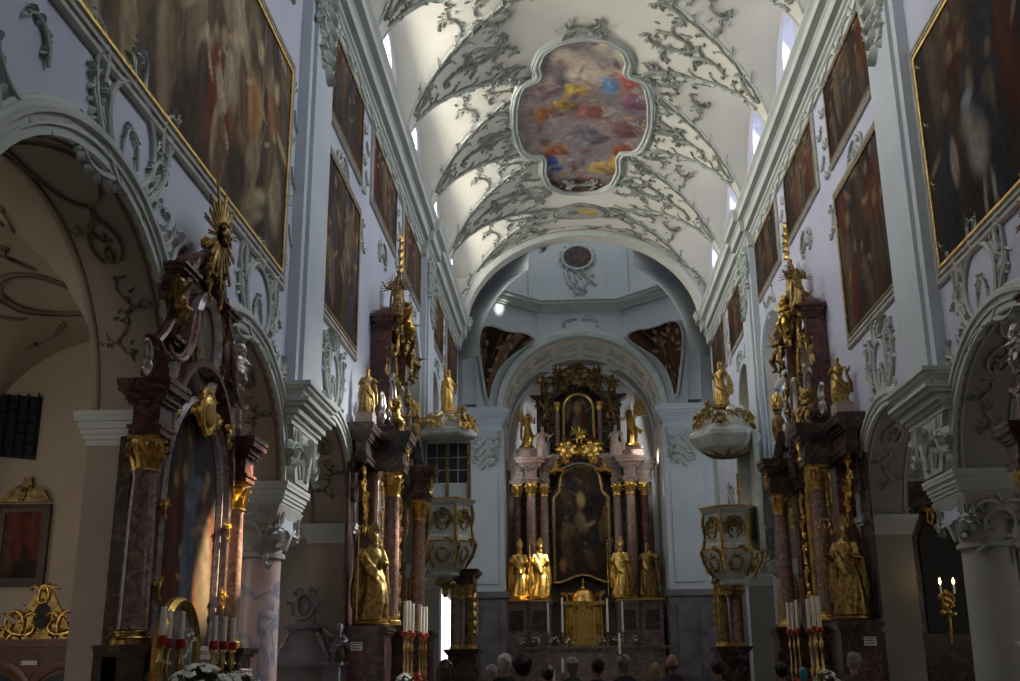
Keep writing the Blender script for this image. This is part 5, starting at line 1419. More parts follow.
# ------------------------------------------------------------------ the pulpit (left) and its counterpart (right)
def octo(r, n=6, rot=0): return [(r*math.cos(2*PI*k/n+rot), r*math.sin(2*PI*k/n+rot)) for k in range(n)]
def pulpit(s, nm, label, loc):
    root = thing('pulpit', label, 'pulpit', loc, -s*PI/2); R6 = Matrix.Rotation(PI/6, 4, 'Z'); co = .26 if s < 0 else .52; UP = Matrix.Translation((0,0,co)) @ R6
    P = lambda prof, n=6: MB().lathe(prof, n, R6)
    obj('bowl', P([(.12,-.92),(.22,-.82),(.36,-.76),(.34,-.68),(.46,-.58),(.68,-.25),(.74,0),(.76,.05),(.70,.08)]), M['green'], root, 20)
    pb = obj('parapet', P([(.68,.08),(.68,.16),(.64,.2),(.64,.92),(.70,.97),(.74,1.02),(.74,1.06),(.66,1.06)]), M['green'], root, 20)
    obj('gilt_rim', P([(.745,1.05),(.775,1.06),(.775,1.09),(.745,1.1),(.64,1.1),(.64,1.05)]), M['gold'], pb, 20)
    obj('gilt_rim', P([(.74,.02),(.775,.03),(.775,.06),(.74,.07),(.64,.07),(.64,.02)]), M['gold'], pb, 20)
    for k in range(6):
        a = PI/3*k; R_ = Matrix.Rotation(a, 4, 'Z'); g = MB()
        mf = lambda u, v, h: tuple(R_ @ Vector((.558+h, u, v)))
        for q in (-1, 1):
            scroll(g, mf, q*.03, .30, PI/2-q*.9, .55, q*.8, q*4.4, .026, seed=k+q); scroll(g, mf, q*.03, .85, -PI/2+q*1.0, .5, -q*.8, -q*4.4, .024, seed=k+q+3)
            scroll(g, mf, q*.24, .42, PI/2, .45, -q*.6, q*4.4, .022, seed=k+q+7); scroll(g, mf, q*.10, .55, PI/2+q*.8, .35, q*.5, -q*4.6, .02, seed=k+q+8)
        obj('gilt_scrollwork', g, M['oldgold'], root); g = MB()
        mf2 = lambda u, v, h: tuple(R_ @ Vector((.60+.30*(v+.1)+h, u, v)))
        ring2(g, mf2, 0, -.28, .17, .14, .024)
        for q in (-1, 1):
            scroll(g, mf2, q*.02, -.5, PI/2-q*.7, .5, q*.4, q*4.4, .028, seed=k+q+2); scroll(g, mf2, q*.24, -.08, PI-q*PI/2, .3, q*.6, q*4.2, .022, seed=k+q+9)
        obj('gilt_scrollwork', g, M['oldgold'], root)
        R2 = Matrix.Rotation(a+PI/6, 4, 'Z'); g = MB()
        g.tube([R2 @ Vector(p) for p in ((.66,0,.97),(.70,0,.7),(.66,0,.4),(.70,0,.12),(.77,0,0),(.70,0,-.25),(.50,0,-.6))], [.035,.05,.03,.05,.05,.05,.03], 6)
        obj('gilt_corner_scroll', g, M['oldgold'], root)
    k_ = MB()
    for k in range(10): k_.ball((.16*math.cos(k*2.2), .16*math.sin(k*2.2), -.88-.05*(k % 3)), (.12,.12,.1), 8, 6)
    k_.lathe([(.02,-1.3),(.08,-1.2),(.05,-1.12),(.16,-.98)], 12)
    obj('carved_finial', k_, M['bronze'], root)
    # back wall, and the glazed screen at the far side with its gilded posts
    obj('back_board', MB().box(-.6,.6,.60,.72,.0,2.4+co), M['green'], root)
    fx = -s*.50
    if s > 0:
        obj('corner_post', MB().box(-.62,-.36,.34,.60,1.06,2.0+co), M['green'], root)
        for k in range(4):
            g = MB(); rocaille(g, lambda a, b, h: (a, .33-h, b), -.49, 1.25+.2*k, PI/2, .24, 1 if k % 2 else -1, k, .022); obj('gilt_scrollwork', g, M['gold'], root)
        obj('sounding_board', MB().lathe([(.1,1.86),(.45,1.92),(.72,2.05),(.86,2.25),(.90,2.32),(.90,2.42),(.80,2.5),(.66,2.6),(.5,2.8),(.34,3.0),(.0,3.02)], 6, UP), M['green'], root, 20)
        st_ = MB()
        for k in range(8):
            a = PI/4*k; st_.tube([(.1*math.cos(a),.1*math.sin(a),1.85+co),(.42*math.cos(a),.42*math.sin(a),1.895+co),(.62*math.cos(a),.62*math.sin(a),1.98+co)], [.05,.03,.012], 6)
        obj('star_carving', st_, M['bronze'], root)
    for y0_, y1_ in (((-.50,-.02),(.04,.54)) if s < 0 else ()):
        obj('glazed_panel', MB().box(fx-.02,fx+.02,y0_,y1_,1.62,2.40+co), M['glassdark'], root)
        obj('lower_panel', MB().box(fx-.025,fx+.025,y0_,y1_,1.08,1.60).box(fx-.035,fx+.035,y0_+.12,y1_-.12,1.14,1.54), M['pilaster'], root)
        b = MB()
        for z in (1.95,2.28): b.box(fx-.03,fx+.03,y0_,y1_,z-.012,z+.012)
        b.box(fx-.03,fx+.03,.5*(y0_+y1_)-.012,.5*(y0_+y1_)+.012,1.62,2.4+co); obj('glazing_bar', b, M['grey'], root)
    for y in ((-.54,.01,.58) if s < 0 else ()): obj('gilt_post', MB().box(fx-.06,fx+.06,y-.045,y+.045,1.08,2.42+co), M['oldgold'], root)
    t = None if s > 0 else MB().lathe([(.3,2.4),(.76,2.42),(.80,2.47),(.80,2.56),(.74,2.62),(.62,2.68),(.46,2.86),(.32,3.02),(.0,3.04)], 6, UP)
    if s < 0: obj('sounding_board', t, M['green'], root, 20)
    for k in range(12):
        a = PI/6*k; R_ = Matrix.Rotation(a, 4, 'Z'); g = MB()
        mf = lambda u, v, h: tuple(R_ @ Vector((.76-.55*max(0, v-2.62)+h, u, v+co)))
        q = 1 if k % 2 else -1
        scroll(g, mf, 0, 2.58, PI/2-.3*q, .46, q*.5, -q*4.6, .035, seed=k+30); scroll(g, mf, .05*q, 2.6, 0 if q > 0 else PI, .4, q*.5, q*5, .032, seed=k+60); scroll(g, mf, -.12*q, 2.75, PI/2+.5*q, .4, q*.5, q*4.6, .03, seed=k+90)
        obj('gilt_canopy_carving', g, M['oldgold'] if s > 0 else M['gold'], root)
    g = MB()
    for k in range(18): q = random.Random(k+9); g.ball((.42*q.uniform(-1,1), .42*q.uniform(-1,1), 2.84+co+.2*q.random()), q.uniform(.09,.15), 8, 6)
    obj('cloud', g, M['silver'], root)
    return root
P1 = pulpit(-1, 'left', 'green and white marble pulpit with gilded scrolls, glazed doors at its back, left wall', (-3.74, 27.35, 4.40))
P2 = pulpit(1, 'right', 'green and white marble pulpit-like balcony with gilded scrolls, right wall', (3.36, 27.35, 4.10))
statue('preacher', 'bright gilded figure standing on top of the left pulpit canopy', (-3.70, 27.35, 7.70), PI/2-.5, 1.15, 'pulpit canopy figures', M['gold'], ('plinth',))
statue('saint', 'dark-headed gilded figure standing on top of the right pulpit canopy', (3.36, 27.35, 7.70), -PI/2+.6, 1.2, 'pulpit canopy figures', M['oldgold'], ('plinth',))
for s, nm in ((-1,'left'), (1,'right')):
    for k, (dx, dy, w_) in enumerate(((-.45*s,-.5,'near'), (-.45*s,.55,'far'))):
        statue('putto', 'gilded cherub sitting on the %s edge of the %s pulpit canopy' % (w_, nm), ((-3.7 if s < 0 else 3.36)+dx, 27.35+dy, 7.3), -s*PI/2+(.5 if k else -.5), .5, 'pulpit cherubs', M['oldgold'], ('wings',))
# ------------------------------------------------------------------ HIGH ALTAR
HX, HY = -.12, 49.6
H = thing('high_altar', 'towering high altar of rose marble columns and gilded carving in the choir', 'altar', (HX, HY, 0))
p = MB(); p.box(-3.4,3.4,-.9,.9,0,2.5); moulding_box(p, -3.4,3.4,-.9,.9,2.5,[(.08,.05),(.1,.0)])
for q in (-1, 1):
    a, b = sorted((q*1.4, q*3.35)); p.box(a,b,-1.75,.9,2.16,3.85); moulding_box(p, a,b,-1.75,.9,3.85,[(.06,.04),(.06,.08),(.06,.12)])
    a, b = sorted((q*1.5, q*2.3)); p.box(a,b,-1.9,-.9,2.16,3.85); moulding_box(p, a,b,-1.9,-.9,3.85,[(.06,.04),(.06,.08),(.06,.12)])
obj('pedestal_storey', p, M['rosebrown'], H)
for q in (-1, 1):
    for x in (1.88, 2.9): obj('inlaid_panel', MB().box(q*x-.3,q*x+.3,-1.95 if x < 2 else -1.80,-1.88 if x < 2 else -1.73,2.8,3.65), M['darkm'], H)
for q in (-1, 1): obj('gilt_ledge', MB().box(min(q*1.38,q*3.5),max(q*1.38,q*3.42),-2.0,-.9,4.03,4.10), M['gold'], H)
p = MB(); p.box(-3.35,3.35,-2.1,-.9,0,1.95); moulding_box(p, -3.35,3.35,-2.1,-.9,1.95,[(.06,.05),(.06,.1),(.08,.14)]); p.box(-2.9,2.9,-2.16,-2.08,.4,1.6)
obj('altar_table', p, M['rosebrown'], H)
b = MB(); b.prism([(-3.3,4.1),(-3.3,10.0),(3.3,10.0),(3.3,4.1)], -.9, -.55, ID); obj('back_panel', b, M['darkm'], H)
for q in (-1, 1):
    for x, y, R_, m in ((1.64,-.55,.20,'rosem'),(2.22,-.85,.23,'rosem'),(2.85,-.45,.22,'redm')):
        add_column(H, q*x, y, 4.1, 9.25, R_, M[m], capH=.55, basemat=M['gold'])
e = MB()
for q in (-1, 1):
    a, b = sorted((q*1.42, q*1.86)); moulding_box(e, a,b,-.78,.6,9.25,ent_steps(1.05,.3))
    a, b = sorted((q*1.95, q*2.5)); moulding_box(e, a,b,-1.12,.6,9.25,ent_steps(1.1,.42))
    a, b = sorted((q*2.55, q*3.15)); moulding_box(e, a,b,-.72,.6,9.25,ent_steps(1.05,.3))
    e.box(min(q*1.6,q*2.9),max(q*1.6,q*2.9),-.7,.5,10.3,10.75); moulding_box(e, min(q*1.7,q*2.8),max(q*1.7,q*2.8),-.6,.5,10.75,[(.06,.05),(.08,.1)])
e.sweep([(0,-.5),(0,.35),(.1,.5),(.22,.55),(.3,.4),(.3,-.5)], [(-1.5,9.6),(-1.36,9.75)] + arc(0, 9.55, 1.18, .85, PI*.92, PI*.08, 16) + [(1.36,9.75),(1.5,9.6)], ID)
obj('entablature', e, M['rosebrown'], H)
w = 1.27
pm = [(-w,4.88),(-w*.85,4.84),(-w*.7,4.86),(-w*.5,4.97),(-w*.25,5.10),(0,5.15),(w*.25,5.10),(w*.5,4.97),(w*.7,4.86),(w*.85,4.84),(w,4.88),(w,8.6),(1.0,8.95),(.95,9.4)] + arc(0, 9.4, .95, .7, 0, PI, 14)[1:-1] + [(-.95,9.4),(-1.0,8.95),(-w,8.6)]
fg = crowd(random.Random(99), 2.6, 5.4, 20, [(.05,.03,.022),(.08,.05,.03),(.035,.03,.032),(.11,.075,.04)], .8, -.05, .75, (.15,.095,.055))+[(1.3,3.7,.25,.45,.1,(.34,.25,.1),.6),(1.3,2.7,.3,.6,.2,(.17,.12,.08),.5),(.45,.8,.2,.4,0,(.26,.13,.06),.5),(1.7,2.6,.3,.12,.5,(.26,.19,.1),.5)]
canvas('altar_picture', paint_grid(52, 108, 2.6, 5.4, 14, ((.016,.012,.01),(.05,.035,.027)), fg), at_y(-.60), H, -1.3, 1.3, 4.85, 10.2, .02, inpoly(pm))
obj('picture_frame', MB().sweep([(.03,0),(.03,.08),(-.02,.12),(-.07,.09),(-.11,.1),(-.11,0)], pm[::-1], at_y(-.55), closed=True), M['bronze'], H)
g = Carve(H, 'gilt_cartouche', M['gold']); m = at_y(-1.0)
for q in (-1, 1):
    rocaille(g, m, q*.3, 10.55, 0 if q > 0 else PI, .8, q, 3, .09); rocaille(g, m, q*.7, 10.4, PI/2, .7, q, 4, .08); rocaille(g, m, q*1.05, 10.1, -PI/2, .6, q, 5, .07)
    for k in range(14): u = random.Random(k*3+q); g.ball((q*(.55+.35*math.cos(k*.9)), -1.0, 10.75+.3*math.sin(k*.9)), .13, 8, 6)
    g.ball((q*.55,-1.0,10.75), (.32,.15,.28), 12, 8)
obj('gilt_cartouche', g, M['gold'], H)
# upper storey of the high altar
u = MB(); u.prism([(-2.0,10.8),(-1.75,11.6),(-1.6,13.1),(-1.2,13.5),(-.9,14.2),(.9,14.2),(1.2,13.5),(1.6,13.1),(1.75,11.6),(2.0,10.8)], -.5, -.1, ID)
for q in (-1, 1):
    u.box(q*1.25-.2,q*1.25+.2,-.45,.0,10.9,13.0); moulding_box(u, q*1.25-.22,q*1.25+.22,-.5,.1,13.0,ent_steps(.5,.25))
    u.box(q*1.75-.18,q*1.75+.18,-.25,.1,11.0,12.9); moulding_box(u, q*1.75-.2,q*1.75+.2,-.3,.1,12.9,ent_steps(.5,.3))
obj('upper_storey', u, M['darkm'], H)
for q in (-1, 1): add_column(H, q*.98, -.5, 11.0, 13.05, .12, M['rosem'], capH=.4, basemat=M['gold'])
w = .66; pm2 = arched(w, 11.3, 12.75, .66, 18)
canvas('upper_picture', paint_grid(30, 48, 1.4, 2.2, 15, ((.02,.016,.014),(.05,.038,.03)), crowd(random.Random(5), 1.3, 2.1, 6, PAL_DARK, .8, 0, .4, (.22,.15,.09))+[(.65,1.5,.25,.4,0,(.25,.17,.08),.6)]), at_y(-.48), H, -.7, .7, 11.3, 13.45, .03, inpoly(pm2))
obj('upper_picture_frame', MB().sweep([(.03,0),(.03,.08),(-.03,.11),(-.08,.08),(-.08,0)], pm2[::-1], at_y(-.48), closed=True), M['gold'], H)
g = Carve(H, 'gilt_crown_carving', M['bronze']); m = at_y(-.6)
for q in (-1, 1):
    for z in (11.2,11.8,12.4,13.0): rocaille(g, m, q*1.45, z, PI/2, .5, q, int(z*9), .05)
    rocaille(g, m, q*1.1, 13.5, PI/2+q*.5, .9, -q, 7, .08); rocaille(g, m, q*.55, 13.75, PI/2+q*.6, .8, -q, 8, .08); rocaille(g, m, q*.2, 14.3, PI/2-q*.5, .7, q, 9, .07)
    rocaille(g, m, q*.7, 14.3, 0 if q > 0 else PI, .6, q, 12, .06); rocaille(g, m, q*.15, 11.0, 0 if q > 0 else PI, .8, q, 13, .07)
for k in range(20): q = random.Random(k+50); g.ball((q.uniform(-.7,.7), -.55, 14.1+q.uniform(-.3,.5)), q.uniform(.10,.2), 8, 6)
obj('gilt_crown_carving', g, M['bronze'], H)
Hw = lambda x, y, z: (HX+x, HY+y, z)
# figures of the high altar
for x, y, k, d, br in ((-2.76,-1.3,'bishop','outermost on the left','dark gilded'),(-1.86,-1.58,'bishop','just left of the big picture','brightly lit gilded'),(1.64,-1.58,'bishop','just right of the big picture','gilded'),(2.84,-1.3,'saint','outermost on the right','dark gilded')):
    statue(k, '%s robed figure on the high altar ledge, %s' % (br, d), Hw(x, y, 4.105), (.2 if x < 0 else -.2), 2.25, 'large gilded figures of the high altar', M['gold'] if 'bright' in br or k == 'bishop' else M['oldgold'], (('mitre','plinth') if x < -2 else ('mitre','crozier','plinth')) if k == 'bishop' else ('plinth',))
statue('angel', 'gilded angel with raised wings on the left cornice of the high altar', Hw(-2.4,-.62,10.9), .5, 1.55, 'cornice angels of the high altar', M['gold'], ('wings','plinth'))
ag = statue('angel', 'bright gilded angel with a tall lifted wing on the right cornice of the high altar', Hw(2.4,-.62,10.9), -.6, 1.6, 'cornice angels of the high altar', M['gold'], ('wings','plinth'))
for o in [c for c in ag.children if c.name.startswith('wing')]:
    o.scale = (1.5,1.2,1.55) if len([1 for v in o.data.vertices if v.co.x > .2]) else (1.1,1.1,1.1); o.location = (0,0,-.6 if o.scale[2] > 1.2 else -.1)
for q, nm in ((-1,'left'), (1,'right')):
    statue('saint', 'pale standing figure beside the upper picture of the high altar, %s' % nm, Hw(q*1.66,-1.0,10.33), -q*.3, 1.5, 'pale figures of the high altar', M['flesh'])
    statue('putto', 'brown cherub against the upper pilaster of the high altar, %s' % nm, Hw(q*1.5,-.6,12.2), -q*.4, .9, 'high altar cherubs', M['bronze'], ('wings',))
    statue('putto', 'gilded cherub on the upper cornice end of the high altar, %s' % nm, Hw(q*1.62,-.25,13.42), -q*.4, .9, 'high altar cherubs', M['oldgold'], ('wings',))
    statue('angel', 'small brown angel on the gable of the high altar, %s of its top' % nm, Hw(q*.85,-.4,13.7), -q*.5, 1.0, 'high altar top angels', M['bronze'], ('wings',))
statue('saint', 'brown-gold figure at the very top of the high altar', Hw(0,-.4,14.1), 0, .9, None, M['oldgold'])
statue('putto', 'gilded cherub between the two pictures of the high altar', Hw(0,-1.0,10.95), 0, .8, 'high altar cherubs', M['gold'], ('wings',))
# tabernacle
tb = thing('tabernacle', 'golden domed tabernacle in the middle of the high altar', 'tabernacle', Hw(.0,-1.55,2.156))
t = MB(); t.box(-.82,.82,-.35,.35,0,.25); moulding_box(t, -.82,.82,-.35,.35,.25,[(.05,.04)])
t.box(-.5,.5,-.3,.3,.3,1.75); t.box(-.8,.8,-.1,.3,.3,1.6); moulding_box(t, -.82,.82,-.3,.3,1.7,[(.05,.03),(.05,.07),(.05,.1)])
obj('cabinet', t, M['gold'], tb)
obj('tabernacle_door', MB().box(-.3,.3,-.36,-.3,.35,1.5).prism(arc(0, 1.3, .3, .3, PI, 0, 12), .3, .37, ID), M['gold'], tb)
for x in (-.42,.42): add_column(tb, x, -.38, .3, 1.7, .06, M['gold'], capH=.18, basemat=M['gold'])
for x in (-.75,.75): add_column(tb, x, -.2, .3, 1.7, .06, M['gold'], capH=.18, basemat=M['gold'])
obj('dome', MB().lathe([(.52,1.85),(.5,1.95),(.46,2.1),(.36,2.28),(.2,2.38),(.08,2.42),(.06,2.5)], 20), M['gold'], tb)
c = MB(); c.tube([(0,0,2.45),(0,0,2.82)], .025, 6); c.tube([(-.1,0,2.68),(.1,0,2.68)], .022, 6); obj('cross', c, M['gold'], tb)
g = Carve(tb, 'gilt_carving', M['gold'])
for q in (-1, 1): rocaille(g, at_y(-.4), q*.62, .7, PI/2, .5, q, 3, .04); rocaille(g, at_y(-.3), q*.7, 1.95, PI/2, .4, -q, 4, .04); rocaille(g, at_y(-.42), q*.2, 1.62, 0 if q > 0 else PI, .3, q, 5, .03)
obj('gilt_carving', g, M['gold'], tb)
# ================================================================== CANDLES, FLOWERS, FURNITURE
def candlestick(label, loc, hs, hc, r=.022, group=None, cup='red', rz=0):
    """turned brass stick hs tall, coloured drip cup, wax candle hc tall"""
    t = thing('altar_candlestick', label, 'candlestick', loc, rz, group)
    obj('stick', MB().lathe([(.085,0),(.09,.02),(.06,.05),(.025,.08),(.03,hs*.25),(.045,hs*.33),(.02,hs*.42),(.018,hs*.7),(.04,hs*.8),(.02,hs*.88),(.025,hs*.96),(.05,hs)], 14), M['brass'], t)
    obj('drip_cup', MB().lathe([(.035,hs-.005),(r*1.7,hs+.02),(r*1.6,hs+.075),(r*1.05,hs+.08)], 14), M[cup], t)
    c = obj('candle', MB().lathe([(r,hs+.06),(r,hs+hc-.005),(r*.7,hs+hc)], 14), M['wax'], t)
    obj('wick', MB().tube([(0,0,hs+hc-.01),(.003,0,hs+hc+.02)], .003, 5), M['black'], c)
    return t
def bouquet(label, loc, R, n, group=None, petal='petal', seed=0, pot='brass', detail=True):
    t = thing('flower_arrangement', label, 'flowers', loc, 0, group); q = random.Random(seed)
    obj('bowl', MB().lathe([(R*.35,0),(R*.38,.02),(R*.2,.05),(R*.22,.08),(R*.55,R*.35),(R*.6,R*.4),(R*.5,R*.4)], 16), M[pot], t)
    g = MB()
    for k in range(110 if detail else 40):
        a, e = q.uniform(0, 2*PI), q.uniform(-.25, 1.5); d = Vector((math.cos(a)*math.cos(e), math.sin(a)*math.cos(e), math.sin(e)))
        p = d*R*q.uniform(.5, .95)+Vector((0,0,R*.55)); s_ = d.orthogonal().normalized()*R*.08
        u = d*R*.3+Vector((0,0,-R*.08))
        g.add([p, p+u*.5+s_, p+u, p+u*.5-s_, p+u*.5+Vector((0,0,R*.05))], [(0,1,4),(1,2,4),(2,3,4),(3,0,4)])
    for k in range(14):
        a = k*.45; g.tube([(0,0,R*.3),(math.cos(a)*R*.4,math.sin(a)*R*.4,R*.75)], R*.02, 5)
    obj('foliage', g, M['leaf'], t, 0)
    fl = MB()
    for k in range(5):
        a = k*2*PI/5; fl.ball((math.cos(a)*R*.085, math.sin(a)*R*.085, 0), (R*.075,R*.075,R*.03), 7, 4)
    fl.ball((0,0,R*.02), R*.035, 6, 4); me = mesh_of('blossom', fl, M[petal], 60)
    for k in range(n):
        a, e = q.uniform(0, 2*PI), q.uniform(0, 1.5); d = Vector((math.cos(a)*math.cos(e), math.sin(a)*math.cos(e), math.sin(e)))
        o = bpy.data.objects.new('blossom', me); C.objects.link(o); o.parent = t
        o.location = d*R*q.uniform(.95, 1.12)+Vector((0,0,R*.55)); o.rotation_euler = d.to_track_quat('Z', 'Y').to_euler()
    return t
# near left altar: two groups of three candles with red cups, flowers below
nm6 = ('farthest left of the six','second from the left of the six','third from the left, left of the gap','fourth from the left, right of the gap','second from the right of the six','farthest right of the six')
for k, (y, zt) in enumerate(((9.15,2.12),(9.42,2.05),(9.62,2.08),(10.55,2.12),(10.85,2.12),(11.15,2.10))):
    x = -3.86 if k not in (1,) else -3.9
    candlestick('red-cupped candle on the nearest left altar, %s' % nm6[k], (x, y*.93+.25, 1.10), .62+(.02 if k == 0 else 0), .30, .024, 'candles of the nearest altar')
bouquet('white flower arrangement on the nearest left altar, under the left three candles', (-3.6, 9.0, 1.10), .30, 60, 'white flowers on the nearest altar', seed=1)
bouquet('white flower arrangement on the nearest left altar, under the right three candles', (-3.6, 9.98, 1.10), .26, 48, 'white flowers on the nearest altar', seed=2)
t = thing('arched_reliquary', 'low gilt-edged arched frame behind the candles of the nearest left altar', 'reliquary', (-3.98, 9.35, 1.10), PI/2)
obj('arched_panel', MB().prism(arched(.42, 0, .55, .42), 0, .04, ID), M['mauve'], t)
obj('gilt_arch', MB().sweep([(0,0),(0,.07),(.05,.09),(.08,.05),(.08,0)], arched(.40, 0, .55, .42), ID), M['gold'], t)
g = MB(); rocaille(g, at_y(-.1), 0, .62, PI/2, .25, 1, 3, .02); rocaille(g, at_y(-.1), .05, .55, PI/2, .25, -1, 4, .02); obj('carving', g, M['silver'], t)
obj('foot', MB().box(-.5,.5,-.12,.0,0,.05), M['darkm'], t)
# second altars
for s, nm in ((-1,'left'), (1,'right')):
    sh_ = thing('candle_bench', 'narrow dark bench carrying candles and flowers before the dark %s altar' % nm, 'bench', (s*3.3, 19.6, 0), PI/2, 'candle benches')
    obj('board', MB().box(-1.95,1.95,-.19,.19,1.04,1.09), M['bench'], sh_)
    for x in (-1.85, 1.85): obj('leg', MB().box(x-.05,x+.05,-.16,.16,0,1.04), M['bench'], sh_)
    obj('panel', MB().box(-1.8,1.8,-.02,.02,.1,1.04), M['redm'], sh_)
    for k in range(6):
        y = (18.15,18.55,18.95,19.9,20.3,20.7)[k]
        candlestick('tall red-cupped candle on the %s candle bench, %s from the viewer' % (nm, ('first','second','third','fourth','fifth','sixth')[k]), (s*3.33, y, 1.09), .90+.03*(k % 2), .56, .034, 'candles of the dark altars')
    bouquet('white and green flowers at the near end of the %s candle bench' % nm, (s*3.3, 17.86, 1.09), .2, 40, 'flowers of the dark altars', seed=5+s)
    bouquet('red flowers between the candles of the %s candle bench' % nm, (s*3.3, 19.42, 1.09), .2, 34, 'flowers of the dark altars', 'redpetal', seed=8+s)
    c = thing('name_card', 'small white lettered card on the near pedestal of the dark %s altar' % nm, 'card', (s*4.2, 18.55, 1.78), 0)
    obj('card', MB().box(-.10,.10,-.01,.0,0,.14), M['paper'], c)
    ln = MB()
    for k in range(3): ln.box(-.08,.06+.01*k,-.013,-.0095,.03+.04*k,.042+.04*k)
    obj('printed_line', ln, M['black'], c)
# high altar: four tall white candles, six flower pots, candles on the steps
for k, (x, h) in enumerate(((-1.66,1.35),(-1.05,1.5),(.86,1.45),(1.5,1.35))):
    candlestick('tall thin white candle on the high altar, %s' % ('far left','just left of the golden tabernacle','just right of the golden tabernacle','far right')[k], (x, 47.62, 2.16), .5, h, .045, 'candles of the high altar', 'brass')
for k, x in enumerate((-2.2,-1.38,-.75,-.45+.0,.55,1.2,2.0)):
    if k == 3: x = -2.75
    bouquet('pot of white flowers on the high altar table, %s' % ('second from the left','third from the left','nearest left of the tabernacle','leftmost of all','nearest right of the tabernacle','second right of the tabernacle','rightmost')[k], (x, 47.52, 2.155), .24, 14, 'flower pots of the high altar', seed=20+k, pot='stone', detail=False)
for k, (x, y, hs, hc) in enumerate(((-1.05,44.6,1.05,.62),(.35,44.6,1.05,.62),(1.18,44.0,1.75,.85),(-1.4,43.9,.75,.5))):
    candlestick('free-standing white candle before the high altar, %s' % ('second from the left','right of the middle','tallest, at the right','shortest, at the left')[k], (x, y, 0), hs, hc, .05, 'candles before the high altar', 'brass')
# carpeted steps of the choir
struct('floor_choir_steps', MB().box(-4.4,4.4,45.2,51.4,0,.15), M['floor'])
# left aisle: glazed cabinet with gilded crest, wall picture, grated window
cb = thing('display_cabinet', 'red-brown wooden cabinet with arched glazed doors in the left aisle', 'cabinet', (-6.95, 13.1, 0), .12)
b = MB(); b.box(-.85,.85,-.28,.28,.0,.12); b.box(-.82,.82,-.25,.25,.12,1.72); moulding_box(b, -.82,.82,-.25,.25,1.72,[(.03,.02),(.05,.05),(.05,.09),(.04,.06)])
obj('body', b, M['wood'], cb)
for q in (-1, 1):
    for k in (0,):
        x = q*.4; d = MB().sweep([(0,0),(0,.03),(-.06,.045),(-.12,.03),(-.12,0)], ([(x-.34,.3),(x-.34,1.25)] + arc(x, 1.25, .34, .30, PI, 0, 14) + [(x+.34,1.25),(x+.34,.3)])[::-1], at_y(-.25), closed=True)
        dr_ = obj('door', d, M['wood'], cb)
        obj('door_glass', MB().prism(([(x-.3,.34),(x-.3,1.25)] + arc(x, 1.25, .30, .26, PI, 0, 12) + [(x+.3,1.25),(x+.3,.34)]), 0, .01, at_y(-.252)), M['glassdark'], dr_)
obj('paper_label', MB().box(-.09,.09,-.30,-.285,1.60,1.65), M['paper'], cb)
cr_ = thing('gilded_crest', 'gilded carved crest with a small dark picture standing on the aisle cabinet', 'carving', (-6.95, 13.1, 1.89), .12)
g = MB(); g.prism([(-.55,0),(-.5,.12),(-.3,.18),(-.18,.4),(-.1,.55),(0,.66),(.1,.55),(.18,.4),(.3,.18),(.5,.12),(.55,0)], -.03, .03, ID)
obj('backing', g, M['oldgold'], cr_)
g = Carve(cr_, 'gilt_carving', M['gold'])
for q in (-1, 1):
    rocaille(g, at_y(-.04), q*.2, .06, 0 if q > 0 else PI, .36, q, 3, .025); rocaille(g, at_y(-.04), q*.2, .15, PI/2, .3, -q, 4, .024); rocaille(g, at_y(-.04), q*.06, .5, PI/2, .22, q, 6, .02); rocaille(g, at_y(-.04), q*.42, .06, PI/2, .15, q, 8, .016)
obj('gilt_carving', g, M['gold'], cr_)
pm = [(.1*math.cos(2*PI*k/20), .27+.15*math.sin(2*PI*k/20)) for k in range(20)]
obj('small_picture', MB().prism(pm, .02, .05, ID), M['black'], cr_)
pw = thing('aisle_painting', 'dark framed painting with carved top on the cross wall of the left aisle', 'painting', (-8.1, 14.63, 2.6), 0)
canvas('canvas', paint_grid(24, 40, .7, 1.1, 31, DARK, crowd(random.Random(2), .7, 1.1, 4, [(.14,.04,.03),(.1,.06,.04)], .55, 0, .3, (.25,.17,.1))), ID, pw, -.34, .34, .05, 1.1, .03)
obj('picture_frame', MB().sweep([(.03,0),(.03,.05),(-.03,.07),(-.08,.05),(-.08,0)], [(-.34,.05),(.34,.05),(.34,1.1),(-.34,1.1)][::-1], ID, closed=True), M['bench'], pw)
g = MB().prism([(-.36,1.16),(-.25,1.32),(-.08,1.38),(-.05,1.5),(.05,1.5),(.08,1.38),(.25,1.32),(.36,1.16)], 0, .06, ID); rocaille(g, at_y(-.05), 0, 1.25, PI/2, .2, 1, 2, .015)
obj('carved_top', g, M['bronze'], pw)
wn += 1
o = struct('window_%d' % wn, MB().prism([(-9.0,4.45),(-8.05,4.35),(-8.05,5.25),(-9.0,5.35)], 14.62, 14.645, lambda a, b, h: (a, h, b)), M['glassdark'])
gr = MB()
for k in range(7): gr.tube([(-8.98+.15*k,14.58,4.42),(-8.98+.15*k,14.58,5.3)], .014, 6)
for k in range(6): gr.tube([(-9.0,14.58,4.5+.15*k),(-8.05,14.58,4.42+.15*k)], .014, 6)
obj('iron_grating', gr, M['iron'], o)
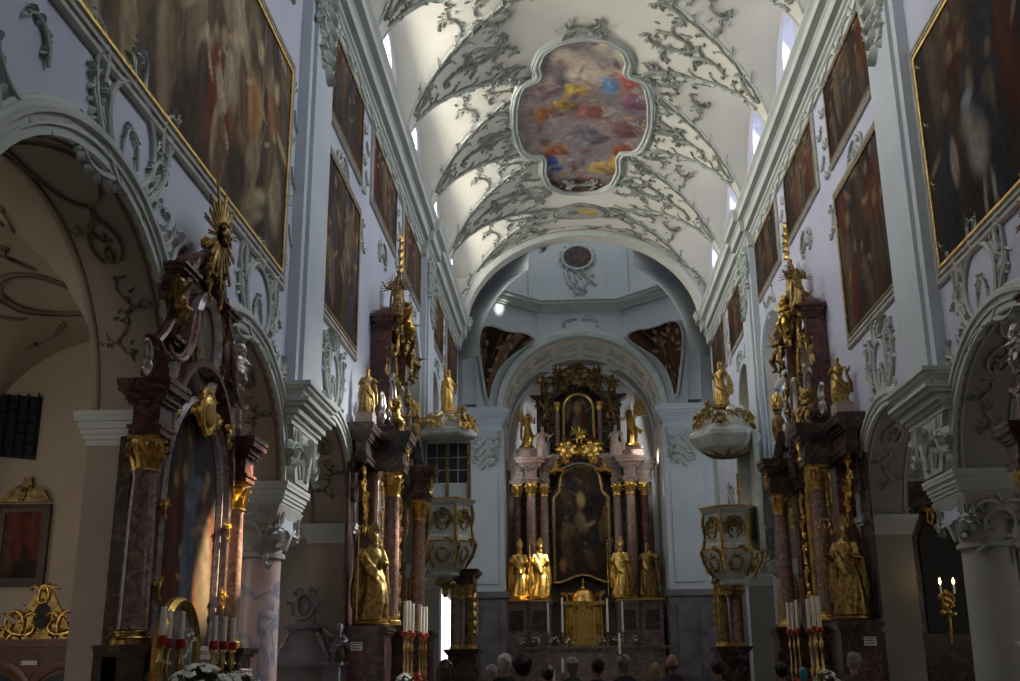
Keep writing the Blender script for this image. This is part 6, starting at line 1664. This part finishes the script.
# monument with an obelisk against the far jamb of the second arch, left
mo = thing('obelisk_monument', 'dark stone monument with a tapered top and oval cartouche beside the pink-veined pier', 'monument', (-5.12, 18.75, 0), .0)
b = MB(); b.box(-.62,.62,-.3,.2,0,1.5); moulding_box(b, -.62,.62,-.3,.2,1.5,[(.04,.03),(.04,.06)]); b.frustum(-.48,.48,-.22,.15,1.58,-.25,.25,-.12,.12,2.12); moulding_box(b, -.25,.25,-.14,.12,2.12,[(.03,.02),(.04,.07),(.04,.03)])
obj('body', b, M['stone'], mo)
b = MB(); b.box(-.16,.16,-.1,.08,2.23,2.3); ring2(b, at_y(-.1), 0, 2.52, .15,.2,.04); b.ball((0,-.06,2.52), (.13,.06,.19), 12, 8)
for q in (-1, 1): scroll(b, at_y(-.08), q*.02, 2.78, (0 if q > 0 else PI), .2, q*.4, -q*4, .025, seed=3); scroll(b, at_y(-.08), q*.2, 2.35, PI/2, .3, q*.5, -q*4, .02, seed=5)
obj('oval_cartouche', b, M['stone'], mo)
for q in (-1, 1):
    b = MB()
    for k in range(9): b.ball((q*(.45-.027*k),-.24+.011*k,1.66+.05*k), .034, 6, 5)
    obj('carved_garland', b, M['mauve'], mo)
statue('putto', 'kneeling-height stone cherub beside the dark obelisk monument', (-4.46, 18.3, 1.58), 0, .58, None, M['stone'])
struct('trim_3', MB().box(-4.62,-4.35,17.9,18.6,0,1.55).box(-4.66,-4.31,17.86,18.64,1.55,1.6), M['stone'])
# right aisle: dark gilded altarpiece glimpsed past the arch, burning sconce, lamp
ra = thing('aisle_altarpiece', 'dark altarpiece with gilded capitals glimpsed through the right arch', 'altar', (6.0, 20.6, 0), 0)
b = MB(); b.box(-.6,.9,-.1,.5,0,1.9); b.box(-.5,.8,0,.5,1.9,4.3); moulding_box(b, -.6,.9,-.15,.5,4.3,ent_steps(.4,.15)); obj('body', b, M['darkm'], ra)
for x in (-.42,.7): add_column(ra, x, -.12+.22, 1.9, 4.25, .12, M['darkm'], capH=.32)
obj('altar_picture', MB().prism(arched(.36, 2.0, 3.6, .4), 0, .03, lambda a, b, h: (a+.14, -.02-h, b)), M['black'], ra)
g = Carve(ra, 'gilt_carving', M['gold'])
for k in range(5): rocaille(g, lambda a, b, h: (a, -.1-h, b), -.05+.1*k, 4.05, PI/2, .3, 1 if k % 2 else -1, k, .025)
obj('gilt_carving', g, M['gold'], ra)
sc = thing('burning_sconce', 'gilded wall sconce with small burning flames in the right aisle', 'sconce', (5.62, 18.9, 2.55), 0)
g = MB()
for k in range(12): q = random.Random(k); g.ball((q.uniform(-.12,.12), q.uniform(-.1,.1), q.uniform(-.3,.1)), .05, 8, 6)
for q in (-1, 1): scroll(g, ID, 0, -.2, PI/2-q*.9, .35, q*.5, q*4.4, .02, seed=2)
g.tube([(0,0,-.3),(0,.05,-.75)], .03, 6); obj('bracket', g, M['gold'], sc)
for x in (-.11,.11):
    obj('candle', MB().lathe([(.02,.05),(.02,.2)], 10, Matrix.Translation((x,-.06,0))), M['wax'], sc)
    obj('flame', MB().lathe([(.004,.2),(.022,.235),(.016,.27),(.001,.31)], 10, Matrix.Translation((x,-.06,0))), M['flame'], sc)
lp_ = thing('hanging_lamp', 'small burning lamp at the right edge beyond the plain pier', 'lamp', (6.35, 17.4, 2.9), 0)
obj('holder', MB().lathe([(.02,-.22),(.06,-.15),(.03,-.1),(.09,0),(.085,.03),(.03,.02)], 14), M['gold'], lp_)
obj('flame', MB().lathe([(.006,.02),(.03,.07),(.02,.12),(.001,.18)], 10), M['flame'], lp_)
obj('chain', MB().tube([(.08,0,.02),(.0,0,.6),(0,0,3.0)], .008, 5).tube([(-.08,0,.02),(0,0,.6)], .008, 5), M['brass'], lp_)
bl = thing('stained_glass_lantern', 'small blue and green glass lantern before the dark right altar', 'lantern', (2.62, 16.2, 1.28), 0)
obj('glass', MB().lathe([(.03,0),(.06,.08),(.055,.16),(.02,.2)], 10), flat('blue_green_glass', (.03,.32,.42), .1), bl)
obj('stand', MB().lathe([(.12,-1.28),(.12,-1.25),(.02,-1.2),(.02,-.02),(.05,0)], 12), M['brass'], bl)
# benches the people stand at
for k, y in enumerate((8.4, 10.8, 12.0, 15.2, 16.6)):
    for s, nm in ((-1,'left'), (1,'right')):
        t = thing('pew', 'dark wooden pew %s of the centre aisle, row %s from the viewer' % (nm, ('one','two','three','four','five')[k]), 'pew', (s*1.75, y, 0), 0, 'pews of the nave')
        obj('seat', MB().box(-1.2,1.2,-.05,.35,.42,.46), M['bench'], t)
        obj('backrest', MB().box(-1.2,1.2,-.12,-.08,.15,.98).box(-1.22,1.22,-.15,-.05,.95,1.0), M['bench'], t)
        for q in (-1, 1): obj('bench_end', MB().prism([(-.15,0),(.4,0),(.4,.5),(.3,.6),(-.02,1.05),(-.15,1.05)], q*1.2-.03, q*1.2+.03, lambda a, b, h: (h, a, b)), M['bench'], t)
# ================================================================== PEOPLE
def person(label, loc, rz, h, hair, coat, haircol='dark', lean=0, bald=False, seed=0):
    s_ = h/1.74; t = thing('person', label, 'person', loc, rz, 'people standing in the nave', s_)
    b = MB()
    # legs, trunk, neck, arms as one skin
    for q in (-1, 1):
        b.tube([(q*.09,0,.92),(q*.10,-.02,.5),(q*.10,.02,.1),(q*.10,0,.05)], [.085,.062,.045,.045], 10); b.ball((q*.10,-.06,.04), (.045,.12,.04), 10, 6)
        arm(b, (q*.19,.01,1.40), (q*.25,.03,1.12), (q*.17,-.20,1.02), .62, .06)
    b.lathe([(.12,.85),(.165,.95),(.15,1.08),(.17,1.25),(.19,1.38),(.10,1.47),(.055,1.50),(.052,1.58)], 20, Matrix.Diagonal((1,.66,1,1)))
    head(b, (0,-.02,1.635), .98, 0, lean, False, False)
    body = remeshed('body', b, M['skin'], .016, 2); obj('body', body, None, t)
    c = MB()
    c.lathe([(.235,.42),(.22,.7),(.20,.95),(.19,1.1),(.205,1.28),(.215,1.38),(.14,1.47),(.08,1.51)], 24, Matrix.Diagonal((1,.72,1,1)))
    for q in (-1, 1): c.tube([(q*.17,.01,1.41),(q*.25,.03,1.25),(q*.27,.03,1.10),(q*.20,-.15,1.03)], [.075,.075,.068,.055], 10)
    obj('coat', remeshed('coat', c, coat, .02, 3), None, t)
    tr = MB()
    for q in (-1, 1): tr.tube([(q*.095,0,.92),(q*.105,-.02,.5),(q*.105,.02,.07)], [.105,.085,.065], 12)
    obj('trousers', remeshed('trousers', tr, M['black'], .02, 2), None, t)
    if not bald or True:
        g = MB(); q_ = random.Random(seed)
        g.ball((0,.025,1.675), (.088,.100,.10), 16, 10)
        if hair == 'long':
            g.tube([(0,.07,1.68),(0,.09,1.55),(0,.09,1.42)], [.08,.085,.06], 10)
            for q in (-1, 1): g.tube([(q*.07,.0,1.70),(q*.085,.02,1.58),(q*.07,.05,1.44)], [.04,.04,.03], 8)
        if hair == 'bun': g.ball((0,.12,1.70), .055, 10, 7)
        for k in range(26):
            a, e = q_.uniform(0, 2*PI), q_.uniform(.1, 1.5)
            p = (math.cos(a)*math.cos(e)*.08, .03+math.sin(a)*math.cos(e)*.09, 1.675+math.sin(e)*.09)
            if p[1] > -.04: g.ball(p, .03, 6, 5)
        if bald:
            g = MB()
            for k in range(15):
                a = -.5+k*.285; g.ball((.07*math.cos(a), .03+.08*math.sin(a), 1.60), .024, 7, 5)
        hm = remeshed('hair', g, haircol, .014, 1); obj('hair', hm, None, t)
    return t
HC = dict(dark=mottled('dark_hair', (.012,.009,.008), (.03,.022,.018), 20, .5), grey=mottled('grey_hair', (.22,.21,.20), (.36,.35,.34), 20, .6), brown=mottled('brown_hair', (.05,.03,.018), (.09,.055,.03), 20, .5), white=mottled('white_hair', (.5,.49,.47), (.64,.63,.6), 20, .6), blond=mottled('fair_hair', (.22,.15,.07), (.32,.23,.12), 20, .5))
def coatm(n, c): return mottled(n, tuple(v*.8 for v in c), c, 6, .85)
CO = dict(navy=coatm('navy_cloth', (.03,.035,.06)), black=coatm('black_cloth', (.015,.015,.017)), brown=coatm('brown_cloth', (.10,.06,.04)), grey=coatm('grey_cloth', (.18,.18,.19)), green=coatm('green_cloth', (.05,.07,.045)), red=coatm('rust_cloth', (.28,.08,.04)), plum=coatm('plum_cloth', (.09,.055,.10)))
crowd_ = [('woman with long dark hair and brown coat at the far left of the row', -2.08, 13.0, 1.58, 'long', 'brown', 'dark', False, PI),
 ('person with short white hair and a black coat left of centre', -1.42, 13.3, 1.64, 'short', 'black', 'white', False, PI+.3),
 ('tall person with dark hair in a black coat, nearest the viewer, left of centre', -1.05, 9.9, 1.62, 'short', 'black', 'dark', False, PI),
 ('person with grey hair and grey coat, left of the altar axis', -1.62, 14.0, 1.52, 'short', 'grey', 'grey', False, PI),
 ('grey-haired person in a green jacket before the altar picture', -.62, 14.3, 1.60, 'short', 'green', 'grey', False, PI-.2),
 ('small person in a rust coat left of the tabernacle', -.93, 14.2, 1.50, 'bun', 'red', 'brown', False, PI),
 ('dark-haired person in navy, turning, directly before the tabernacle', -.32, 14.0, 1.58, 'short', 'navy', 'dark', False, PI+.5),
 ('grey-haired person in navy just right of the tabernacle', .02, 14.1, 1.62, 'short', 'navy', 'grey', False, PI),
 ('balding person in a plum coat right of centre', .60, 14.0, 1.64, 'short', 'plum', 'brown', True, PI),
 ('fair-haired person in green beside the balding one', .42, 14.4, 1.52, 'long', 'green', 'blond', False, PI),
 ('person with brown hair at the right of the row, in grey', 1.15, 14.0, 1.56, 'short', 'grey', 'brown', False, PI+.2),
 ('dark-haired person by the glass lantern', 1.85, 13.6, 1.52, 'short', 'black', 'dark', False, PI),
 ('grey-haired person in brown before the dark right altar', 2.75, 13.8, 1.62, 'short', 'brown', 'grey', False, PI)]
for i, (lb, x, y, h, hr, ct, hc, bald, rz) in enumerate(crowd_): person(lb, (x, y, 0), rz, h, hr, CO[ct], HC[hc], .05, bald, i)
# ================================================================== CAMERA AND LIGHT
cam = bpy.data.cameras.new('camera'); co_ = bpy.data.objects.new('camera', cam); C.objects.link(co_)
cam.sensor_fit = 'HORIZONTAL'; cam.sensor_width = 36; cam.lens = 1085.43/1020*36; cam.clip_end = 300; cam.clip_start = .05
Rm = Matrix(((0.99836247,0.05647297,-0.00912081),(0.02470947,-0.28192367,0.9591186),(0.05159291,-0.95777338,-0.28285742)))
co_.matrix_world = Matrix.Translation((-.6, 0, 1.6)) @ Rm.transposed().to_4x4()
S.camera = co_
vsn = S.view_settings; vsn.view_transform = 'Standard'; vsn.look = 'None'; vsn.gamma = 1; vsn.use_curve_mapping = False; vsn.exposure = .7
wd = bpy.data.worlds.new('sky'); S.world = wd; wd.use_nodes = True
wd.node_tree.nodes['Background'].inputs['Color'].default_value = (.55,.65,.9,1); wd.node_tree.nodes['Background'].inputs['Strength'].default_value = .15
def area(name, loc, target, sx, sy, power, col, spread=PI):
    l = bpy.data.lights.new(name, 'AREA'); l.shape = 'RECTANGLE'; l.size = sx; l.size_y = sy; l.energy = power; l.color = col; l.spread = spread
    o = bpy.data.objects.new(name, l); C.objects.link(o); o.location = loc
    o.rotation_euler = (Vector(target)-Vector(loc)).to_track_quat('-Z', 'Y').to_euler(); o.visible_camera = False if False else True
    return o
def spot(name, loc, target, power, ang, col, blend=.3, r=.1):
    l = bpy.data.lights.new(name, 'SPOT'); l.energy = power; l.spot_size = ang; l.spot_blend = blend; l.color = col; l.shadow_soft_size = r
    o = bpy.data.objects.new(name, l); C.objects.link(o); o.location = loc
    o.rotation_euler = (Vector(target)-Vector(loc)).to_track_quat('-Z', 'Y').to_euler(); return o
# daylight through the lunette windows
for yc, hw, z0, zs, ri in LUN:
    area('lunette_daylight', (-4.95, yc, 14.5), (4.3, yc, 13.6), 1.15, 1.5, 92, (1.0,.965,.86), 2.3)
    area('lunette_daylight', (4.95, yc, 14.5), (-4.5, yc, 8.0), 1.15, 1.5, 58, (.86,.91,1.0), 2.0)
# fill lamp added behind the viewer, and the drum lantern
area('west_fill', (2.2, -15.6, 9.5), (-4.5, 12, 6.5), 3.2, 6, 8200, (.76,.83,1.0))
area('drum_daylight', (0, 41.5, 23.9), (0, 41.5, 10), 5, 5, 150, (.92,.96,1.0))
for s in (-1, 1): area('crossing_pier_fill', (s*8.7, 39.0, 9), (s*3.9, 45.3, 7.5), 2, 5, 62, (.86,.92,1.0), 2.2)  # lamps added to lift the crossing piers; no window there
area('choir_daylight', (-3.0, 47.1, 10.0), (3, 50, 8), .6, 2.6, 16, (1,.95,.85))
area('choir_daylight', (3.0, 47.1, 10.0), (-3, 50, 8), .6, 2.6, 16, (1,.95,.85))
area('altar_back_fill', (-3.25, 50.8, 10.5), (0, 51.4, 10), .5, 6, 26, (.97,.97,1.0))  # lamps added behind the altar to brighten the end wall
area('altar_back_fill', (3.25, 50.8, 10.5), (0, 51.4, 10), .5, 6, 26, (.97,.97,1.0))
spot('tall_opening_daylight', (4.78, 25.7, 8.5), (-4.5, 18.0, 2.2), 4500, .80, (1.0,.97,.93), .8, .12)
# dim fill lamps added to brighten the aisles
for s in (-1, 1):
    for y in (8.2, 12.7, 17.3, 21.7, 26.0):
        area('aisle_fill', (s*8.9, y, 3.2), (s*5, y, 3.2), 1.0, 1.7, 5 if s < 0 else 8, (1.0,.92,.80) if s < 0 else (1,.93,.82))
area('left_pier_fill', (-7.1, -6, 4.2), (-5.2, 14, 2.5), 2.2, 3, 150, (1.0,.93,.84))  # lamp added for the near faces of the left piers
# shafts of sun through the high windows
spot('sun_shaft', (4.6, LUN[3][0], 15.1), (-4.25, 11.6, 2.9), 95000, .058, (1,.80,.5), .35)
spot('sun_shaft', (4.6, LUN[4][0], 15.1), (-3.85, 19.9, 3.7), 30000, .05, (1,.88,.7), .5)
spot('sun_shaft', (4.0, 39.5, 15.6), (-2.0, 48.1, 5.0), 26000, .13, (1,.86,.6), .5)
spot('sun_shaft', (-4.0, 39.5, 15.6), (2.62, 48.6, 10.8), 22000, .085, (1,.93,.8), .5)
spot('sun_shaft', (3.0, 42.5, 20.5), (-3.9, 44.6, 15.9), 4500, .07, (1,.96,.9), .6)
